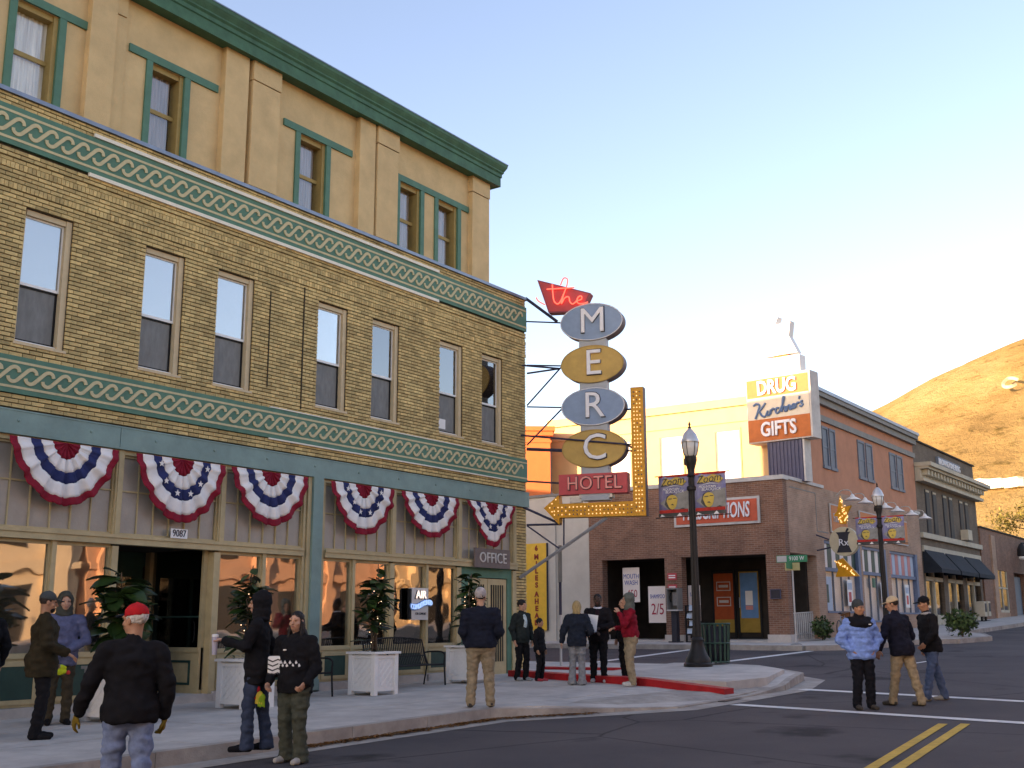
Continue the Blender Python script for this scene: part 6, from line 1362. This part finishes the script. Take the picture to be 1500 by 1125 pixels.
person('man in dark brown jacket and grey cap, in profile at far left', (8.52,13.16,gz(8.5,.17)), right_dir+.45, 1.78, (.034,.026,.014), BLACK, BLACK, skin='tan', hat='cap', hat_col=(.06,.07,.07), beard=(.012,.010,.010), armL=POCK_L, armR=((.28,.02,1.14),(.2,.26,1.02)), head_pitch=-.1, width=1.16, hem=.74, puff=.012)
person('man in blue grey jacket with raised hood, facing us at left', (9.75,14.62,gz(9.75,.17)), to_cam(9.7,14.6)+.15, 1.80, (.10,.115,.20), (.055,.045,.03), BLACK, skin='fair', hood=(.06,.062,.05), hairstyle=None, armL=((-.31,.05,1.12),(-.06,.24,1.0)), armR=((.31,.05,1.12),(.06,.25,1.02)), glove=BLACK, width=1.12, hem=.78)
rc = ray(192,1000)*9.0; person('man in red baseball cap, black jacket and jeans walking away', (rc.x, rc.y, gz(rc.x)), math.atan2(AF.y, AF.x)+.42, 1.74, BLACK, (.17,.23,.36), BLACK, skin='tan', hat='cap', hat_col=(.52,.018,.022), hair=(.55,.52,.48), head_yaw=.75, armL=((-.31,.02,1.15),(-.38,.12,.91)), armR=((.28,-.05,1.13),(.28,.02,.87)), glove=(.20,.13,.02), feet=((-.12,.12,0),(.12,-.10,0)), width=1.12, hem=.84, extra={'brim': (.02,.03,.05)}, curlR=.9, curlL=.6)
person('person in black hood and coat holding a cup by the kerb', (9.33,10.15,gz(9.3,.12)), left_dir+.05, 1.77, BLACK, (.035,.05,.085), BLACK, hood=(.011,.011,.013), hairstyle=None, armL=((-.25,.10,1.16),(-.20,.36,1.23)), armR=((.29,-.12,1.13),(.24,-.22,.94)), feet=((-.10,.09,0),(.11,-.10,0)), hem=.74, flare=.03, loose=1.08, curlL=1.2)
woman = person('woman with long dark hair, black fleece and olive cargo trousers', (9.50,9.70,gz(9.5)), to_cam(9.5,9.7)-.6, 1.68, BLACK, (.062,.068,.050), (.42,.40,.36), hair=(.014,.010,.009), hairstyle='long', armL=((-.29,-.02,1.10),(-.25,.16,.93)), armR=((.29,.0,1.10),(.24,.20,.92)), head_yaw=.12, width=1.16, hem=.80, loose=1.30, flare=.03, feet=((-.13,.05,0),(.13,-.03,0)), curlL=1.0, curlR=1.0)
person('man in pale grey knit hat, navy jacket and khaki trousers, seen from behind', (14.75,10.95,gz(14.75,.17)), math.atan2(AF.y, AF.x)+.05, 1.82, NAVY, KHAKI, (.05,.045,.04), hat='beanie', hat_col=(.42,.38,.37), head_yaw=-.25, armL=POCK_L, armR=((.285,-.02,1.12),(.2,.18,.98)), width=1.18, hem=.88, loose=1.25, feet=((-.15,0,0),(.15,0,0)), puff=.012)
person('dark haired teenager in pale shirt and dark jacket beside the yellow sign', (20.55,14.15,gz(20.5,.17)), to_cam(20.5,14)+.75, 1.70, (.02,.026,.024), BLACK, (.25,.27,.28), hair=(.012,.009,.008), hairstyle='curly', shirt=(.45,.55,.56), head_yaw=.25)
person('small child in black in front of the dark haired teenager', (20.6,13.72,gz(20.6,.17)), to_cam(20.6,13.7)+1.15, 1.30, BLACK, BLACK, (.40,.05,.06), skin='tan', hair=(.010,.009,.009), hairstyle='curly', head_yaw=-.1, width=1.0)
person('blonde woman in dark puffer jacket and grey trousers, from behind', (19.82,12.30,gz(19.8,.17)), math.atan2(AF.y, AF.x)-.2, 1.66, (.016,.022,.034), (.21,.225,.24), (.14,.17,.2), hair=(.36,.26,.12), hairstyle='bob', armL=((-.29,-.02,1.12),(-.34,.06,.90)), armR=((.30,.02,1.12),(.2,.22,1.05)), hem=.80, puff=.010, loose=1.15, flare=.035, lean=.06)
person('man in black letter jacket with white collar trim holding papers', (20.75,12.35,gz(20.7,.17)), to_cam(20.7,12.3)-.1, 1.80, (.012,.010,.012), BLACK, (.45,.46,.47), skin='dark', hair=(.012,.010,.010), hairstyle='short', collar=(.62,.62,.66), shirt=(.03,.012,.016), armL=((-.28,.06,1.13),(-.06,.26,1.08)), armR=((.28,.06,1.13),(.04,.27,1.02)), width=1.1)
person('man in red jacket with grey hood and khaki cargo trousers', (20.1,11.22,gz(20.1,.17)), left_dir+.12, 1.77, (.24,.010,.022), KHAKI, (.55,.54,.5), skin='fair', hood=(.10,.115,.10), hairstyle=None, armL=((-.26,.16,1.18),(-.10,.22,1.40)), armR=((.27,.06,1.12),(.14,.27,1.10)), hem=.92, loose=1.2, width=1.1, lean=.03)
person('figure in black half hidden behind the man in red', (21.35,12.05,gz(21.3,.17)), left_dir+.4, 1.72, BLACK, BLACK, BLACK, hairstyle='short', hair=(.012,.01,.01))
blue_man = person('man in light blue and black puffer jacket standing in the crossing', (18.95,6.25,gz(18.9)), to_cam(19,6.2)+.45, 1.74, (.17,.30,.64), (.008,.009,.013), (.05,.045,.04), skin='tan', hat='beanie', hat_col=(.05,.06,.065), hair=(.03,.025,.02), head_yaw=.45, armL=((-.33,-.06,1.13),(-.19,.07,.95)), armR=((.33,-.06,1.13),(.19,.07,.95)), hem=.80, puff=.024, width=1.05, loose=1.25, feet=((-.12,.02,0),(.13,.03,0)))
person('man in cream cap, navy jacket and khaki trousers crossing, from behind', (19.95,5.88,gz(20)), math.atan2(AF.y, AF.x)+.55, 1.80, (.011,.012,.022), KHAKI, (.06,.05,.04), skin='tan', hat='cap', hat_col=(.55,.42,.27), head_yaw=.6, armL=((-.34,.03,1.14),(-.40,.12,.90)), armR=((.30,.0,1.12),(.24,.16,.95)), feet=((-.13,.16,0),(.13,-.20,0)), lean=.10, width=1.15, hem=.80, loose=1.15, head_pitch=-.15)
person('man in black cap, black jacket and jeans, striding in the crossing', (21.15,5.72,gz(21.1)), left_dir+.15, 1.80, BLACK, (.075,.115,.20), (.30,.27,.22), skin='tan', hat='cap', hat_col=(.010,.010,.012), collar=(.34,.33,.33), armL=((-.28,.05,1.14),(-.24,.22,.98)), armR=((.29,-.08,1.14),(.28,-.02,.90)), feet=((-.10,.20,0),(.12,-.24,0)), lean=.05, width=1.12, head_pitch=-.12)
# ---- things people hold or wear, each its own object
Y_ = Shape(.04); Y_.ell((0,.005,1.37), (.212,.178,.10)); Y_.cone((-.16,-.005,1.41), .098, (.16,-.005,1.41), .098); Y_.cone((0,0,1.42), .085, (0,0,1.52), .085); Y_.sub((0,.03,1.60), (.07,.08,.09)); v, f = Y_.mesh(.0125); np_mesh('jacket_yoke', [(v, f, 0)], [cloth((.009,.009,.012))], blue_man); mk('logo', MB().box(-.12,-.08,.175,.185,1.37,1.385), m_whiteplain, blue_man)
for q in range(9):
    zz = 1.12+.035*(q % 2); mk('fleece_pattern', MB().prism([(-.155+.036*q, zz), (-.135+.036*q, zz+.03), (-.12+.036*q, zz), (-.135+.036*q, zz-.012)], .168-abs(q-4)*.011, .178-abs(q-4)*.011), m_whiteplain, woman)
mk('fleece_mark', MB().box(.03,.07,.160,.17,1.30,1.315), m_whiteplain, woman)
def hold(name, lab, cat, px, py, depth):
    p = Vector((0,0,CAM_H))+ray(px, py)*depth; return empty(name, lab, cat, p, CAM_YAW-math.pi/2)
pap = hold('paper', 'white sheets of paper held by the man in the letter jacket', 'paper', 866, 914, 23.05); mk('sheet', MB().prism([(-.13,-.19),(.10,-.14),(.15,.17),(-.06,.20)], -.004, .004), m_whiteplain, pap); mk('under_sheet', MB().prism([(-.12,-.21),(.11,-.16),(.13,.12),(-.08,.14)], .006, .01), m_lightblue, pap)
p_c = Vector((9.33,10.15,0)); fwd_ = Vector((math.cos(left_dir+.05), math.sin(left_dir+.05))); lat_ = Vector((fwd_.y, -fwd_.x))
cpz = gz(9.3,.12); cpos = p_c+Vector((fwd_.x, fwd_.y, 0))*.46+Vector((lat_.x, lat_.y, 0))*-.20; cup = empty('drink_bottle', 'pale drink bottle held out by the hooded person in black', 'cup', (cpos.x, cpos.y, cpz+1.08)); mk('cup_body', MB().lathe([(.028,0),(.038,.19),(.036,.2)], n=14), mat('pale_lilac', (.40,.38,.45), .5, .05), cup, smooth='auto'); mk('lid', MB().lathe([(.04,.2),(.038,.225),(.02,.23)], n=14), m_whiteplain, cup)
gl = hold('work_gloves', 'bright red and yellow gloves hanging from the hooded person in black', 'gloves', 380, 1018, 12.9); rg = random.Random(6)
for k, (cc, dx, dz) in enumerate((((.45,.02,.03),-.03,.06),((.55,.42,.06),.0,.0),((.22,.38,.03),.03,-.03))):
    G = Shape(.012); G.ell((dx,-.02,dz), (.045,.02,.05))
    for q in range(4): G.cone((dx-.03+.02*q,-.02,dz-.04), .010, (dx-.035+.024*q,-.025,dz-.09-.01*(q % 2)), .009)
    v, f = G.mesh(.006); np_mesh('glove', [(v, f, 0)], [cloth(cc)], gl)
vs = hold('safety_vest', 'folded lime safety vest held by the men at far left', 'vest', 84, 984, 15.55); G = Shape(.02); G.ell((0,0,0), (.13,.05,.045)); G.ell((.05,.0,.05), (.07,.04,.05)); v, f = G.mesh(.01); v = wrinkle(v, f, .012, 16, 3); np_mesh('cloth', [(v, f, 0)], [cloth((.45,.55,.03))], vs); mk('reflector', MB().ball((.16,-.02,-.01), (.03,.02,.03)), m_bnred, vs); mk('pale_band', MB().ball((-.02,-.03,.07), (.08,.03,.03)), m_lightblue, vs)
fp = hold('patterned_bag', 'black and white zigzag patterned pouch held by the woman', 'bag', 404, 974, 12.95); mk('pouch', MB().box(-.09,.09,-.03,.03,-.10,.10), m_whiteplain, fp, bevel=.02)
for q in range(4): mk('zigzag', MB().prism([(-.09,.07-.05*q),(-.03,.045-.05*q),(.03,.07-.05*q),(.09,.045-.05*q),(.09,.03-.05*q),(.03,.055-.05*q),(-.03,.03-.05*q),(-.09,.055-.05*q)], -.036, -.031), m_outline, fp)
